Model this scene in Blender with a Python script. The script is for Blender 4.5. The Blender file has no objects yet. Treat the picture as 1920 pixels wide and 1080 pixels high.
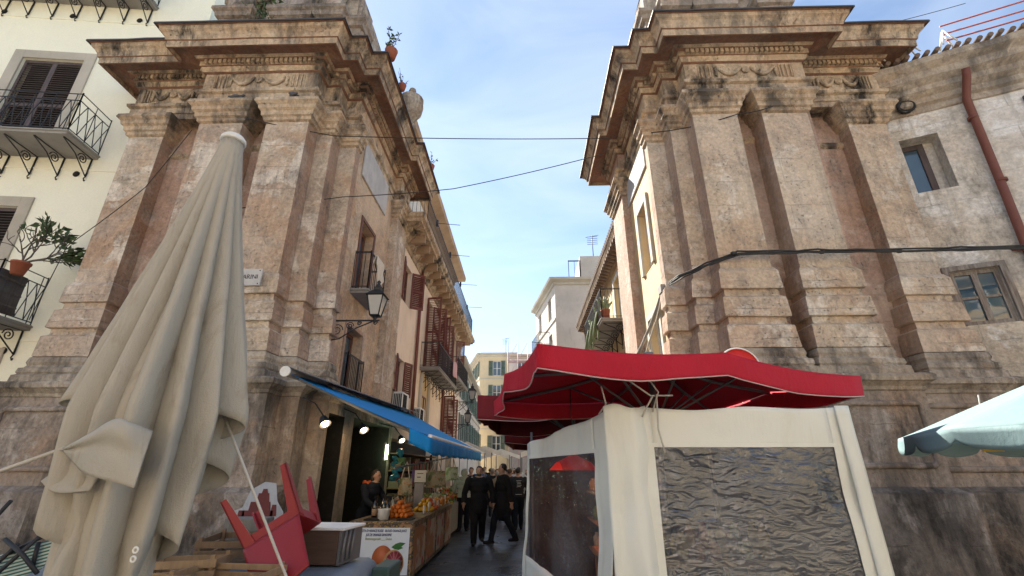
import bpy, bmesh, math, random
from mathutils import Vector as V, Matrix, noise as mnoise, Quaternion
random.seed(7)
SC = bpy.context.scene
COL = SC.collection
R = math.radians
PI = math.pi

# ------------------------------------------------------------------ camera
cam = bpy.data.cameras.new("camera"); camo = bpy.data.objects.new("camera", cam); COL.objects.link(camo)
cam.sensor_width = 36.0; cam.lens = 36.0 * 863 / 1920; cam.clip_start = .05; cam.clip_end = 3000
camo.location = (0, 0, 1.7); camo.rotation_euler = (R(90 + 21.5), 0, R(1.5))
SC.camera = camo
# ------------------------------------------------------------------ sky, sun, exposure
SUN_EL, SUN_AZ = 42.0, -32.0        # elevation; azimuth from +Y, negative = to the left
SC.view_settings.view_transform = 'Standard'; SC.view_settings.look = 'None'
SC.view_settings.gamma = 1; SC.view_settings.exposure = 1.72
W = bpy.data.worlds.new("World"); SC.world = W; W.use_nodes = True
nt = W.node_tree; nt.nodes.clear()
wo = nt.nodes.new('ShaderNodeOutputWorld'); bg = nt.nodes.new('ShaderNodeBackground'); sky = nt.nodes.new('ShaderNodeTexSky')
sky.sky_type = 'NISHITA'; sky.sun_disc = False; sky.sun_elevation = R(SUN_EL); sky.sun_rotation = R(SUN_AZ)
sky.air_density = 1.0; sky.dust_density = 0.08; sky.ozone_density = 1.2
tc = nt.nodes.new('ShaderNodeTexCoord'); mp = nt.nodes.new('ShaderNodeMapping'); mp.inputs['Scale'].default_value = (1.2, 2.6, 4.5)
mp.inputs['Rotation'].default_value = (R(20), R(30), R(25))
cn = nt.nodes.new('ShaderNodeTexNoise'); cn.inputs['Scale'].default_value = 1.5; cn.inputs['Detail'].default_value = 5; cn.inputs['Roughness'].default_value = .5
cn.inputs['Distortion'].default_value = .6
cr = nt.nodes.new('ShaderNodeValToRGB'); cr.color_ramp.elements[0].position = .3; cr.color_ramp.elements[1].position = .78
cr.color_ramp.elements[1].color = (.5, .5, .5, 1)
cm = nt.nodes.new('ShaderNodeMixRGB'); cm.inputs[2].default_value = (5.2, 5.6, 6.0, 1)
nt.links.new(tc.outputs['Generated'], mp.inputs[0]); nt.links.new(mp.outputs[0], cn.inputs['Vector'])
nt.links.new(cn.outputs['Fac'], cr.inputs[0]); nt.links.new(cr.outputs[0], cm.inputs[0]); nt.links.new(sky.outputs[0], cm.inputs[1])
nt.links.new(cm.outputs[0], bg.inputs[0]); bg.inputs[1].default_value = .074
nt.links.new(bg.outputs[0], wo.inputs[0])
sl = bpy.data.lights.new("sun", 'SUN'); sl.energy = 5.0; sl.angle = R(.5); sl.color = (1, .93, .82)
so = bpy.data.objects.new("sun", sl); COL.objects.link(so)
_d = V((math.sin(R(SUN_AZ)) * math.cos(R(SUN_EL)), math.cos(R(SUN_AZ)) * math.cos(R(SUN_EL)), math.sin(R(SUN_EL))))
so.rotation_euler = _d.to_track_quat('Z', 'Y').to_euler(); so.location = _d * 60

# ------------------------------------------------------------------ mesh builder
class MB:
    def __init__(s): s.bm = bmesh.new()
    def face(s, pts, mi=0):
        vs = [s.bm.verts.new(p) for p in pts]
        try:
            f = s.bm.faces.new(vs); f.material_index = mi
            return f
        except ValueError: return None
    def box(s, x0, x1, y0, y1, z0, z1, mi=0, M=None):
        c = [V((x, y, z)) for z in (z0, z1) for y in (y0, y1) for x in (x0, x1)]
        if M: c = [M @ p for p in c]
        v = [s.bm.verts.new(p) for p in c]
        for q in ((0, 2, 3, 1), (4, 5, 7, 6), (0, 1, 5, 4), (1, 3, 7, 5), (3, 2, 6, 7), (2, 0, 4, 6)):
            f = s.bm.faces.new([v[i] for i in q]); f.material_index = mi
        return s
    def tube(s, pts, r, n=6, mi=0, cap=True, closed=False):
        pts = [V(p) for p in pts]; k = len(pts)
        rs = r if isinstance(r, (list, tuple)) else [r] * k
        rings = []; up = None
        for i, p in enumerate(pts):
            if closed: d = pts[(i + 1) % k] - pts[i - 1]
            else: d = pts[min(i + 1, k - 1)] - pts[max(i - 1, 0)]
            if d.length < 1e-9: d = V((0, 0, 1))
            d.normalize()
            if up is None: up = d.orthogonal().normalized()
            up = (up - d * up.dot(d))
            if up.length < 1e-6: up = d.orthogonal()
            up.normalize(); w = d.cross(up)
            rings.append([s.bm.verts.new(p + (up * math.cos(2 * PI * j / n) + w * math.sin(2 * PI * j / n)) * rs[i]) for j in range(n)])
        for i in range(k if closed else k - 1):
            a, b = rings[i], rings[(i + 1) % k]
            for j in range(n):
                f = s.bm.faces.new((a[j], a[(j + 1) % n], b[(j + 1) % n], b[j])); f.material_index = mi; f.smooth = n > 4
        if cap and not closed:
            for rg in (rings[0], rings[-1]):
                f = s.bm.faces.new(rg); f.material_index = mi
        return s
    def lathe(s, prof, c=(0, 0, 0), n=16, mi=0, M=None):
        c = V(c); rings = []
        for r, z in prof:
            rg = []
            for j in range(n):
                p = V((r * math.cos(2 * PI * j / n), r * math.sin(2 * PI * j / n), z))
                if M: p = M @ p
                rg.append(s.bm.verts.new(p + c))
            rings.append(rg)
        for a, b in zip(rings, rings[1:]):
            for j in range(n):
                f = s.bm.faces.new((a[j], a[(j + 1) % n], b[(j + 1) % n], b[j])); f.material_index = mi; f.smooth = True
        for rg in (rings[0], rings[-1]):
            f = s.bm.faces.new(rg); f.material_index = mi
        return s
    def prism(s, poly, z0, z1, mi=0, skip=(), jit=0, caps=True):
        n = len(poly)
        if caps:
            for z in (z0, z1): s.face([(p[0], p[1], z) for p in poly], mi)
        for i in range(n):
            if i in skip: continue
            a, b = V(poly[i]).to_3d(), V(poly[(i + 1) % n]).to_3d()
            s.quadgrid(V((a.x, a.y, z0)), V((b.x, b.y, z0)), z1 - z0, jit, mi)
        return s
    def quadgrid(s, a, b, h, jit=0, mi=0, step=.35):
        if not jit:
            s.face([a, b, b + V((0, 0, h)), a + V((0, 0, h))], mi); return
        L = (b - a).length; nu = max(1, int(L / step)); nv = max(1, int(h / step))
        s.grid(lambda u, v: jitter(a.lerp(b, u) + V((0, 0, h * v)), jit), nu, nv, mi, smooth=True)
    def grid(s, f, nu, nv, mi=0, smooth=False, wrap=False):
        vs = [[s.bm.verts.new(f(i / nu, j / nv)) for j in range(nv + 1)] for i in range(nu if wrap else nu + 1)]
        for i in range(nu):
            i2 = (i + 1) % len(vs)
            for j in range(nv):
                fc = s.bm.faces.new((vs[i][j], vs[i2][j], vs[i2][j + 1], vs[i][j + 1])); fc.material_index = mi; fc.smooth = smooth
        return s
    def sweep(s, prof, path, side=1, mi=0, jit=0, step=.4, soff=None, endcaps=True):
        # prof: (offset, z) list; path: plan polyline; side picks the outward side; soff = material for faces looking down
        path = [V((p[0], p[1], 0)) for p in path]
        n = len(path); dirs = [(path[i + 1] - path[i]).normalized() for i in range(n - 1)]
        nor = [V((d.y, -d.x, 0)) * side for d in dirs]
        pts = []
        for i in range(n):
            if i == 0: m = nor[0].copy()
            elif i == n - 1: m = nor[-1].copy()
            else:
                m = nor[i - 1] + nor[i]; m /= max(.2, m.dot(nor[i]))
            if i > 0 and jit:
                L = (path[i] - path[i - 1]).length; k = max(1, int(L / step))
                for q in range(1, k):
                    pts.append((None, i, q / k))
            pts.append((m, i, 0))
        mit = [None] * n
        for m, i, q in pts:
            if m is not None: mit[i] = m
        rings = []
        for m, i, q in pts:
            rg = []
            for o, z in prof:
                if m is not None: p = path[i] + m * o
                else: p = (path[i - 1] + mit[i - 1] * o).lerp(path[i] + mit[i] * o, q)
                p = V((p.x, p.y, z))
                rg.append(s.bm.verts.new(jitter(p, jit) if jit else p))
            rings.append(rg)
        for a, b in zip(rings, rings[1:]):
            for j in range(len(prof) - 1):
                f = s.bm.faces.new((a[j], b[j], b[j + 1], a[j + 1]))
                dz = abs(prof[j + 1][1] - prof[j][1]); do = prof[j + 1][0] - prof[j][0]
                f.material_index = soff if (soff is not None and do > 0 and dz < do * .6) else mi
        if endcaps:
            for rg in (rings[0], rings[-1]):
                if len(rg) > 2: f = s.bm.faces.new(rg); f.material_index = mi
        return s
    def ball(s, c, r, n=10, mi=0, sc=(1, 1, 1), rough=0, M=None):
        c = V(c); m = max(4, n // 2 + 1); rings = []
        top = None
        def P(a, b):
            p = V((math.sin(a) * math.cos(b) * sc[0], math.sin(a) * math.sin(b) * sc[1], math.cos(a) * sc[2])) * r
            if M: p = M @ p
            p = p + c
            return jitter(p, rough, 6) if rough else p
        t = s.bm.verts.new(P(0, 0)); bt = s.bm.verts.new(P(PI, 0))
        for i in range(1, m): rings.append([s.bm.verts.new(P(PI * i / m, 2 * PI * j / n)) for j in range(n)])
        for j in range(n):
            f = s.bm.faces.new((t, rings[0][j], rings[0][(j + 1) % n])); f.material_index = mi; f.smooth = True
            f = s.bm.faces.new((bt, rings[-1][(j + 1) % n], rings[-1][j])); f.material_index = mi; f.smooth = True
        for a, b in zip(rings, rings[1:]):
            for j in range(n):
                f = s.bm.faces.new((a[j], b[j], b[(j + 1) % n], a[(j + 1) % n])); f.material_index = mi; f.smooth = True
        return s
    def build(s, name, mats, parent=None, label=None, bevel=0, solid=0, recalc=True):
        if recalc: bmesh.ops.recalc_face_normals(s.bm, faces=s.bm.faces)
        off = V((0, 0, 0)); q = parent
        while q is not None: off += q.location; q = q.parent
        if off.length: bmesh.ops.translate(s.bm, verts=s.bm.verts, vec=-off)
        me = bpy.data.meshes.new(name); s.bm.to_mesh(me); s.bm.free()
        for m in (mats if isinstance(mats, (list, tuple)) else [mats]): me.materials.append(m)
        o = bpy.data.objects.new(name, me); COL.objects.link(o)
        if parent is not None: o.parent = parent
        if label: o['label'] = label
        if solid:
            md = o.modifiers.new('solid', 'SOLIDIFY'); md.thickness = solid; md.offset = 0
        if bevel:
            md = o.modifiers.new('bevel', 'BEVEL'); md.width = bevel; md.segments = 2; md.limit_method = 'ANGLE'; md.angle_limit = R(40)
        return o

def jitter(p, a, f=1.7):
    n = mnoise.noise_vector(p * f) + mnoise.noise_vector(p * f * 3.1 + V((7, 3, 1))) * .5
    return p + n * a
def tag(o, label=None, cat=None, group=None, kind=None):
    if label: o['label'] = label
    if cat: o['category'] = cat
    if group: o['group'] = group
    if kind: o['kind'] = kind
    return o
def thing(name, label, cat, loc=(0, 0, 0), group=None):
    o = bpy.data.objects.new(name, None); o.empty_display_size = .2; COL.objects.link(o); o.location = loc
    return tag(o, label, cat, group)
def copy_tree(o, parent=None):
    c = o.copy(); COL.objects.link(c)
    if parent is not None: c.parent = parent
    for ch in [x for x in list(o.children)]: copy_tree(ch, c)
    return c
def basis(O, t, n=None):
    # columns: a along the wall, b into the wall, c up
    t = V(t).to_3d().normalized(); n = V(n).to_3d().normalized()
    return Matrix(((t.x, n.x, 0, O[0]), (t.y, n.y, 0, O[1]), (t.z, n.z, 1, O[2] if len(O) > 2 else 0), (0, 0, 0, 1)))

# ------------------------------------------------------------------ materials
class NT:
    def __init__(s, name):
        s.m = bpy.data.materials.new(name); s.m.use_nodes = True; s.t = s.m.node_tree
        s.b = s.t.nodes['Principled BSDF']; s.out = s.t.nodes['Material Output']; s._pos = None
    def n(s, typ, **kw):
        nd = s.t.nodes.new('ShaderNode' + typ)
        for k, v in kw.items(): setattr(nd, k, v)
        return nd
    def l(s, a, b): s.t.links.new(a, b)
    def val(s, x, sock):
        if isinstance(x, (int, float)): sock.default_value = x
        elif isinstance(x, (tuple, list)): sock.default_value = (*x, 1) if len(x) == 3 and len(sock.default_value) == 4 else x
        else: s.l(x, sock)
    def pos(s, scale=(1, 1, 1), obj=False):
        src = s.n('TexCoord').outputs['Object'] if obj else s.n('NewGeometry').outputs['Position']
        mp = s.n('Mapping'); mp.inputs['Scale'].default_value = scale; s.l(src, mp.inputs[0]); return mp.outputs[0]
    def noise(s, scale, detail=6, rough=.6, vec=None, dist=0):
        nd = s.n('TexNoise'); nd.inputs['Scale'].default_value = scale; nd.inputs['Detail'].default_value = detail
        nd.inputs['Roughness'].default_value = rough; nd.inputs['Distortion'].default_value = dist
        s.l(vec if vec is not None else s.pos(), nd.inputs['Vector']); return nd.outputs['Fac']
    def ramp(s, x, a, b, lo=0, hi=1):
        nd = s.n('MapRange'); nd.clamp = True
        for i, v in zip((1, 2, 3, 4), (a, b, lo, hi)): nd.inputs[i].default_value = v
        s.l(x, nd.inputs[0]); return nd.outputs[0]
    def math(s, op, a, b=0):
        nd = s.n('Math', operation=op); s.val(a, nd.inputs[0]); s.val(b, nd.inputs[1]); return nd.outputs[0]
    def mix(s, f, a, b, mode='MIX'):
        nd = s.n('MixRGB', blend_type=mode); s.val(f, nd.inputs[0]); s.val(a, nd.inputs[1]); s.val(b, nd.inputs[2]); return nd.outputs[0]
    def bump(s, h, strength=.4, dist=.02):
        nd = s.n('Bump'); nd.inputs['Strength'].default_value = strength; nd.inputs['Distance'].default_value = dist
        s.l(h, nd.inputs['Height']); s.l(nd.outputs[0], s.b.inputs['Normal'])
    def set(s, **kw):
        for k, v in kw.items(): s.val(v, s.b.inputs[k.replace('_', ' ')])
        return s

def stone(name, c1, c2, c3, dark=(.07, .062, .055), soot=.5, plaster=.7, course=.55, sootlo=.56, pits=1.0, warm=(.42, .25, .14), warmk=.5):
    s = NT(name)
    n1 = s.noise(.45, 5); n2 = s.noise(1.3, 9, .68, dist=.5); n3 = s.noise(14, 6, .7)
    v3 = s.pos((1.6, 1.6, .55)); n4 = s.noise(1.1, 8, .7, v3, .3); n5 = s.noise(.8, 7, .65, s.pos((1, 1, 1.3)), .4)
    col = s.mix(s.ramp(n1, .4, .62), c1, c2)
    col = s.mix(s.math('MULTIPLY', s.ramp(n5, .5, .62), warmk), col, warm)
    col = s.mix(s.math('MULTIPLY', s.ramp(n2, .53, .6), plaster), col, c3)
    grey = s.noise(2.7, 8, .75, dist=.2)
    col = s.mix(s.math('MULTIPLY', s.ramp(grey, .47, .68), .6), col, (.22, .2, .175))
    sm = s.math('MULTIPLY', s.ramp(n4, sootlo, sootlo + .16), soot)
    col = s.mix(sm, col, dark)
    vo = s.n('TexVoronoi'); vo.inputs['Scale'].default_value = 5.5; vo.inputs['Randomness'].default_value = 1; s.l(s.pos(), vo.inputs['Vector'])
    pit = s.math('MULTIPLY', s.ramp(vo.outputs['Distance'], .05, .13, 1, 0), s.ramp(n2, .45, .55))
    vo2 = s.n('TexVoronoi'); vo2.inputs['Scale'].default_value = 17; s.l(s.pos(), vo2.inputs['Vector'])
    pit2 = s.math('MULTIPLY', s.ramp(vo2.outputs['Distance'], .1, .25, 1, 0), s.ramp(grey, .48, .58))
    pit = s.math('MULTIPLY', s.math('MAXIMUM', pit, pit2), pits)
    col = s.mix(s.math('MULTIPLY', pit, .55), col, (.1, .075, .055))
    col = s.mix(1, col, s.mix(s.ramp(n3, .3, .72), (.74, .72, .71), (1.34, 1.34, 1.33)), 'MULTIPLY')
    big = s.noise(.32, 4, .55, s.pos((1, 1, .8)), .6)
    col = s.mix(s.ramp(big, .5, .68, 0, .36), col, tuple(min(.8, x * 1.12 + .03) for x in c3))
    stk = s.noise(1.5, 7, .65, s.pos((2.2, 2.2, .16)), .3)
    col = s.mix(s.ramp(stk, .52, .72, 0, .85 * soot), col, (.13, .11, .095))
    # ashlar joints
    sp = s.n('SeparateXYZ'); s.l(s.n('NewGeometry').outputs['Position'], sp.inputs[0])
    cb = s.n('CombineXYZ'); s.l(s.math('ADD', sp.outputs[0], sp.outputs[1]), cb.inputs[0])
    wob = s.noise(2.2, 3); s.l(s.math('ADD', sp.outputs[2], s.math('MULTIPLY', wob, .06)), cb.inputs[1])
    br = s.n('TexBrick'); br.inputs['Scale'].default_value = 1; br.inputs['Brick Width'].default_value = .95; br.inputs['Row Height'].default_value = course
    br.inputs['Mortar Size'].default_value = .006; br.inputs['Mortar Smooth'].default_value = .4; s.l(cb.outputs[0], br.inputs['Vector'])
    jt = s.math('MULTIPLY', br.outputs['Fac'], s.ramp(n2, .42, .56))
    col = s.mix(s.math('MULTIPLY', jt, .22), col, (.12, .095, .075))
    s.set(Base_Color=col, Roughness=.92)
    s.b.inputs['Specular IOR Level'].default_value = .25
    h = s.math('ADD', s.math('MULTIPLY', n3, .35), s.math('MULTIPLY', n2, 1.2))
    h = s.math('SUBTRACT', h, s.math('MULTIPLY', pit, 1.0)); h = s.math('SUBTRACT', h, s.math('MULTIPLY', jt, .3))
    s.bump(h, 1.0, .045)
    return s.m
def plaster(name, c, c2=None, stain=(.2, .17, .14), k=.35, sc=1.0, bump=.25):
    s = NT(name); c2 = c2 or tuple(x * .8 for x in c)
    n1 = s.noise(.6 * sc, 7, .65); n2 = s.noise(2 * sc, 8, .7, s.pos((1.5, 1.5, .5)), .3); n3 = s.noise(30, 4)
    col = s.mix(s.ramp(n1, .4, .62), c, c2); col = s.mix(s.math('MULTIPLY', s.ramp(n2, .55, .75), k), col, stain)
    col = s.mix(1, col, s.mix(n3, (.9, .9, .9), (1.08, 1.08, 1.08)), 'MULTIPLY')
    s.set(Base_Color=col, Roughness=.9); s.bump(s.math('ADD', n3, s.math('MULTIPLY', n2, 2)), bump, .012)
    return s.m
def paint(name, c, rough=.5, metal=0, var=.25, sc=6, bump=.1, dirt=(.08, .07, .06), dk=.25):
    s = NT(name); n1 = s.noise(sc, 6, .65, s.pos(obj=True)); n2 = s.noise(sc * 6, 4, .6, s.pos(obj=True))
    col = s.mix(n1, tuple(x * (1 - var) for x in c), tuple(min(1, x * (1 + var)) for x in c))
    col = s.mix(s.math('MULTIPLY', s.ramp(n1, .55, .75), dk), col, dirt)
    s.set(Base_Color=col, Roughness=rough, Metallic=metal); s.bump(n2, bump, .004)
    return s.m
def fabric(name, c, trans=.0, rough=.8, var=.2, sc=3, stain=(.25, .2, .13), sk=.3, crinkle=.25):
    s = NT(name); n1 = s.noise(sc, 7, .65, s.pos(obj=True)); n2 = s.noise(sc * 2.5, 8, .7, s.pos((1, 1, .4), True), .5); n3 = s.noise(180, 2, .5, s.pos(obj=True))
    col = s.mix(n1, tuple(x * (1 - var) for x in c), tuple(min(1, x * (1 + var)) for x in c))
    col = s.mix(s.math('MULTIPLY', s.ramp(n2, .54, .74), sk), col, stain)
    s.set(Base_Color=col, Roughness=rough); s.b.inputs['Specular IOR Level'].default_value = .25
    s.bump(s.math('ADD', s.math('MULTIPLY', n2, 3), s.math('MULTIPLY', n3, .25)), crinkle, .02)
    if trans:
        tr = s.n('BsdfTranslucent'); s.l(col, tr.inputs[0]); mx = s.n('MixShader'); mx.inputs[0].default_value = trans
        s.l(s.b.outputs[0], mx.inputs[1]); s.l(tr.outputs[0], mx.inputs[2]); s.l(mx.outputs[0], s.out.inputs[0])
    return s.m
def wood(name, c, c2, rough=.75, ax=(14, 14, 1.5)):
    s = NT(name); n1 = s.noise(1.5, 6, .7, s.pos(ax, True), .4); n2 = s.noise(3, 4, .6, s.pos(obj=True))
    col = s.mix(s.ramp(n1, .35, .7), c, c2); col = s.mix(s.math('MULTIPLY', s.ramp(n2, .5, .7), .35), col, tuple(x * .5 for x in c))
    s.set(Base_Color=col, Roughness=rough); s.bump(n1, .3, .005); return s.m
def glass(name, tint=(.05, .07, .08), rough=.06):
    s = NT(name); n = s.noise(1.2, 3); s.set(Base_Color=s.mix(n, tuple(x * .5 for x in tint), tuple(x * 1.5 for x in tint)), Roughness=rough)
    s.b.inputs['Specular IOR Level'].default_value = .9; s.b.inputs['IOR'].default_value = 1.6; s.bump(s.noise(1.6, 2), .04, .05); return s.m
def emit(name, c, k):
    s = NT(name); n = s.noise(30, 2, .5, s.pos(obj=True)); s.set(Base_Color=c, Emission_Color=c)
    s.l(s.math('MULTIPLY', s.ramp(n, .2, .8, .8, 1.2), k), s.b.inputs['Emission Strength']); return s.m

M = {}
M['stone_l'] = stone('worn_tufa_left', (.50, .41, .315), (.47, .365, .285), (.67, .61, .53), soot=.5, plaster=.85, warmk=.45, pits=.6)
M['stone_r'] = stone('worn_tufa_right', (.525, .43, .325), (.50, .39, .30), (.67, .61, .53), soot=.45, plaster=.75, warmk=.3, pits=.6)
M['pink'] = stone('pink_ashlar', (.43, .295, .23), (.38, .27, .22), (.53, .45, .39), soot=.5, plaster=.55, warmk=.4, warm=(.36, .21, .13), pits=.5)
M['cornice'] = stone('cornice_stone', (.52, .405, .28), (.45, .33, .225), (.62, .52, .40), soot=1.0, sootlo=.47, plaster=.65, course=3, dark=(.035, .031, .028), warmk=.25)
M['soffit'] = stone('warm_shade_soffit', (.24, .125, .085), (.2, .1, .07), (.3, .19, .13), soot=.4, plaster=.3, course=3, pits=.3)  # reddish bounce light and shade under the cornice put into the colour
M['ledge'] = stone('lichen_dark_stone', (.40, .345, .275), (.31, .26, .21), (.55, .49, .42), soot=.95, sootlo=.46, plaster=.6, course=3, warmk=.3, dark=(.06, .054, .05), pits=.3)
M['podium'] = stone('sooty_podium_stone', (.33, .275, .235), (.29, .235, .195), (.48, .43, .385), soot=.9, sootlo=.47, plaster=.7, course=.6, warmk=.35, pits=.3)
M['plinth'] = stone('black_grimed_stone', (.16, .138, .12), (.24, .2, .17), (.42, .39, .37), soot=.9, sootlo=.44, plaster=.6, course=.7, warmk=.3, dark=(.03, .028, .027), pits=.3)
M['passage'] = stone('passage_plaster_ochre', (.58, .43, .29), (.5, .36, .25), (.64, .53, .41), soot=.3, plaster=.55, course=3, pits=.3)
M['yellow'] = plaster('yellow_render', (.62, .47, .27), (.55, .4, .23), k=.3)
M['cream'] = plaster('cream_render', (.86, .85, .70), (.82, .81, .68), stain=(.62, .6, .52), k=.22, sc=.6)
M['trim'] = plaster('pale_stone_trim', (.5, .46, .39), k=.2)
M['weath'] = stone('peeled_white_plaster', (.62, .585, .53), (.54, .485, .41), (.72, .715, .70), soot=.6, sootlo=.56, plaster=.9, course=.5, warmk=.15, pits=.2)
M['house'] = plaster('salmon_cream_render', (.80, .66, .52), (.72, .58, .45), k=.35)
M['greywall'] = plaster('grey_cement_render', (.56, .5, .44), (.47, .42, .37), k=.4)
M['beige'] = plaster('beige_render', (.62, .5, .32), (.55, .45, .3), k=.25)
M['pale'] = plaster('pale_render', (.6, .57, .52), (.5, .47, .43), k=.4)
M['roofed'] = plaster('brown_eaves_stone', (.42, .3, .19), (.3, .2, .13), k=.5, stain=(.12, .09, .07))
M['iron'] = paint('black_iron', (.025, .026, .03), .55, .3)
M['slab'] = plaster('balcony_slab_cement', (.3, .29, .27), (.22, .21, .2), k=.5)
M['shut_dark'] = wood('weathered_dark_shutter', (.07, .055, .06), (.13, .1, .1))
M['shut_red'] = wood('red_brown_shutter', (.13, .035, .03), (.18, .06, .045))
M['frame_br'] = wood('brown_window_frame', (.12, .05, .035), (.18, .08, .05))
M['frame_wh'] = paint('white_window_frame', (.62, .6, .56), .6)
M['frame_old'] = wood('peeling_old_wood', (.34, .31, .28), (.1, .065, .05))
M['glass'] = glass('dark_window_glass', (.04, .05, .06))
M['skyglass'] = glass('sky_reflecting_glass', (.05, .09, .13), .03)
M['dark'] = paint('dark_interior', (.012, .011, .01), .9)
M['pipe'] = paint('red_brown_pipe', (.16, .05, .035), .6)
M['tile'] = paint('dark_roof_tile', (.16, .115, .09), .85, var=.5)
M['ac'] = paint('ac_white_enamel', (.6, .6, .58), .45)
M['marble'] = plaster('grey_marble', (.52, .51, .5), (.42, .41, .41), k=.35, sc=3)
M['leaf'] = paint('leaf_green', (.05, .09, .03), .6, var=.6, sc=9)
M['bark'] = wood('grey_bark', (.13, .11, .09), (.06, .05, .045))
M['terra'] = paint('terracotta', (.3, .09, .05), .8)
M['white'] = paint('white_paint', (.75, .75, .72), .5)
M['wire'] = paint('black_cable', (.02, .02, .02), .6)
M['rust'] = paint('rusty_wire', (.12, .07, .05), .7)
M['side'] = stone('shaded_ochre_stone_side', (.39, .265, .195), (.34, .235, .175), (.5, .42, .35), soot=.5, plaster=.5, warmk=.5, warm=(.34, .19, .11), pits=.5)  # pilaster sides: ochre patina, with side shade put into the colour
M['lead'] = paint('dark_lead_sheet', (.05, .046, .045), .6)
# ------------------------------------------------------------------ ground
def ground_mat():
    s = NT('piazza_stone_paving'); br = s.n('TexBrick'); br.inputs['Scale'].default_value = 1; br.inputs['Brick Width'].default_value = .7; br.inputs['Row Height'].default_value = .4
    br.inputs['Mortar Size'].default_value = .008; s.l(s.pos(), br.inputs['Vector'])
    n = s.noise(1.2, 8, .7); n2 = s.noise(12, 5)
    col = s.mix(s.ramp(n, .35, .65), (.36, .31, .25), (.24, .21, .175)); col = s.mix(s.math('MULTIPLY', br.outputs['Fac'], .8), col, (.04, .037, .035))
    s.set(Base_Color=col, Roughness=.75); s.bump(s.math('SUBTRACT', n2, s.math('MULTIPLY', br.outputs['Fac'], 1.5)), .4, .01); return s.m
def street_mat():
    s = NT('wet_dark_cobbles'); br = s.n('TexBrick'); br.inputs['Scale'].default_value = 1; br.inputs['Brick Width'].default_value = .45; br.inputs['Row Height'].default_value = .3
    br.inputs['Mortar Size'].default_value = .012; br.inputs['Mortar Smooth'].default_value = .5; s.l(s.pos((1, 1, 1)), br.inputs['Vector'])
    n = s.noise(.9, 7, .7); n2 = s.noise(9, 6, .7)
    col = s.mix(s.ramp(n, .35, .65), (.085, .082, .082), (.045, .044, .046)); col = s.mix(s.math('MULTIPLY', br.outputs['Fac'], .7), col, (.02, .02, .02))
    s.set(Base_Color=col); s.l(s.ramp(n, .35, .65, .22, .55), s.b.inputs['Roughness'])
    s.bump(s.math('SUBTRACT', n2, br.outputs['Fac']), .5, .012); return s.m
g = MB(); g.face([(-900, -900, 0), (900, -900, 0), (900, 900, 0), (-900, 900, 0)])
tag(g.build('ground', ground_mat()), kind='structure')
g = MB(); g.grid(lambda u, v: V((-4.2 + 7.8 * u, 6.5 + 90 * v, .004)), 4, 40)
tag(g.build('street', street_mat()), kind='structure')

# ------------------------------------------------------------------ wall with openings
def wall_holes(mb, B, L, z0, z1, holes, depth=.25, mi=0, rmi=None, jit=0):
    xs = sorted({0, L, *[h[0] for h in holes], *[h[1] for h in holes]}); zs = sorted({z0, z1, *[h[2] for h in holes], *[h[3] for h in holes]})
    for a, b in zip(xs, xs[1:]):
        for c, d in zip(zs, zs[1:]):
            m = ((a + b) / 2, (c + d) / 2)
            if any(h[0] < m[0] < h[1] and h[2] < m[1] < h[3] for h in holes): continue
            mb.face([B @ V((a, 0, c)), B @ V((b, 0, c)), B @ V((b, 0, d)), B @ V((a, 0, d))], mi)
    for a, b, c, d in [h[:4] for h in holes]:
        q = [(a, c), (b, c), (b, d), (a, d)]
        for (p, r), (p2, r2) in zip(q, q[1:] + q[:1]):
            mb.face([B @ V((p, 0, r)), B @ V((p2, 0, r2)), B @ V((p2, depth, r2)), B @ V((p, depth, r))], mi if rmi is None else rmi)
        # dark room box behind the opening
def window(par, B, a0, a1, z0, z1, depth=.2, fm='frame_br', gm='glass', nm=2, tr=1, bar=.06, name='window', label=None):
    mb = MB(); d0, d1 = depth - .06, depth
    mb.box(a0, a0 + bar, d0, d1, z0, z1, M=B); mb.box(a1 - bar, a1, d0, d1, z0, z1, M=B)
    mb.box(a0 + bar, a1 - bar, d0, d1, z1 - bar, z1, M=B); mb.box(a0 + bar, a1 - bar, d0, d1, z0, z0 + bar, M=B)
    for i in range(1, nm):
        x = a0 + (a1 - a0) * i / nm; mb.box(x - bar * .6, x + bar * .6, d0 - .01, d1 - .01, z0 + bar, z1 - bar, M=B)
    for i in range(1, tr + 1):
        z = z0 + (z1 - z0) * i / (tr + 1); mb.box(a0 + bar, a1 - bar, d0 + .012, d1 - .012, z - .025, z + .025, M=B)
    f = mb.build(name, M[fm], par, label)
    g = MB(); g.box(a0 + .01, a1 - .01, d1 - .025, d1 - .015, z0 + .01, z1 - .01, M=B); g.build('pane', M[gm], f)
    g = MB(); g.box(a0 - .1, a1 + .1, depth + .12, depth + .14, z0 - .1, z1 + .1, M=B); g.build('dark_room', M['dark'], f)
    return f
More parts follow.
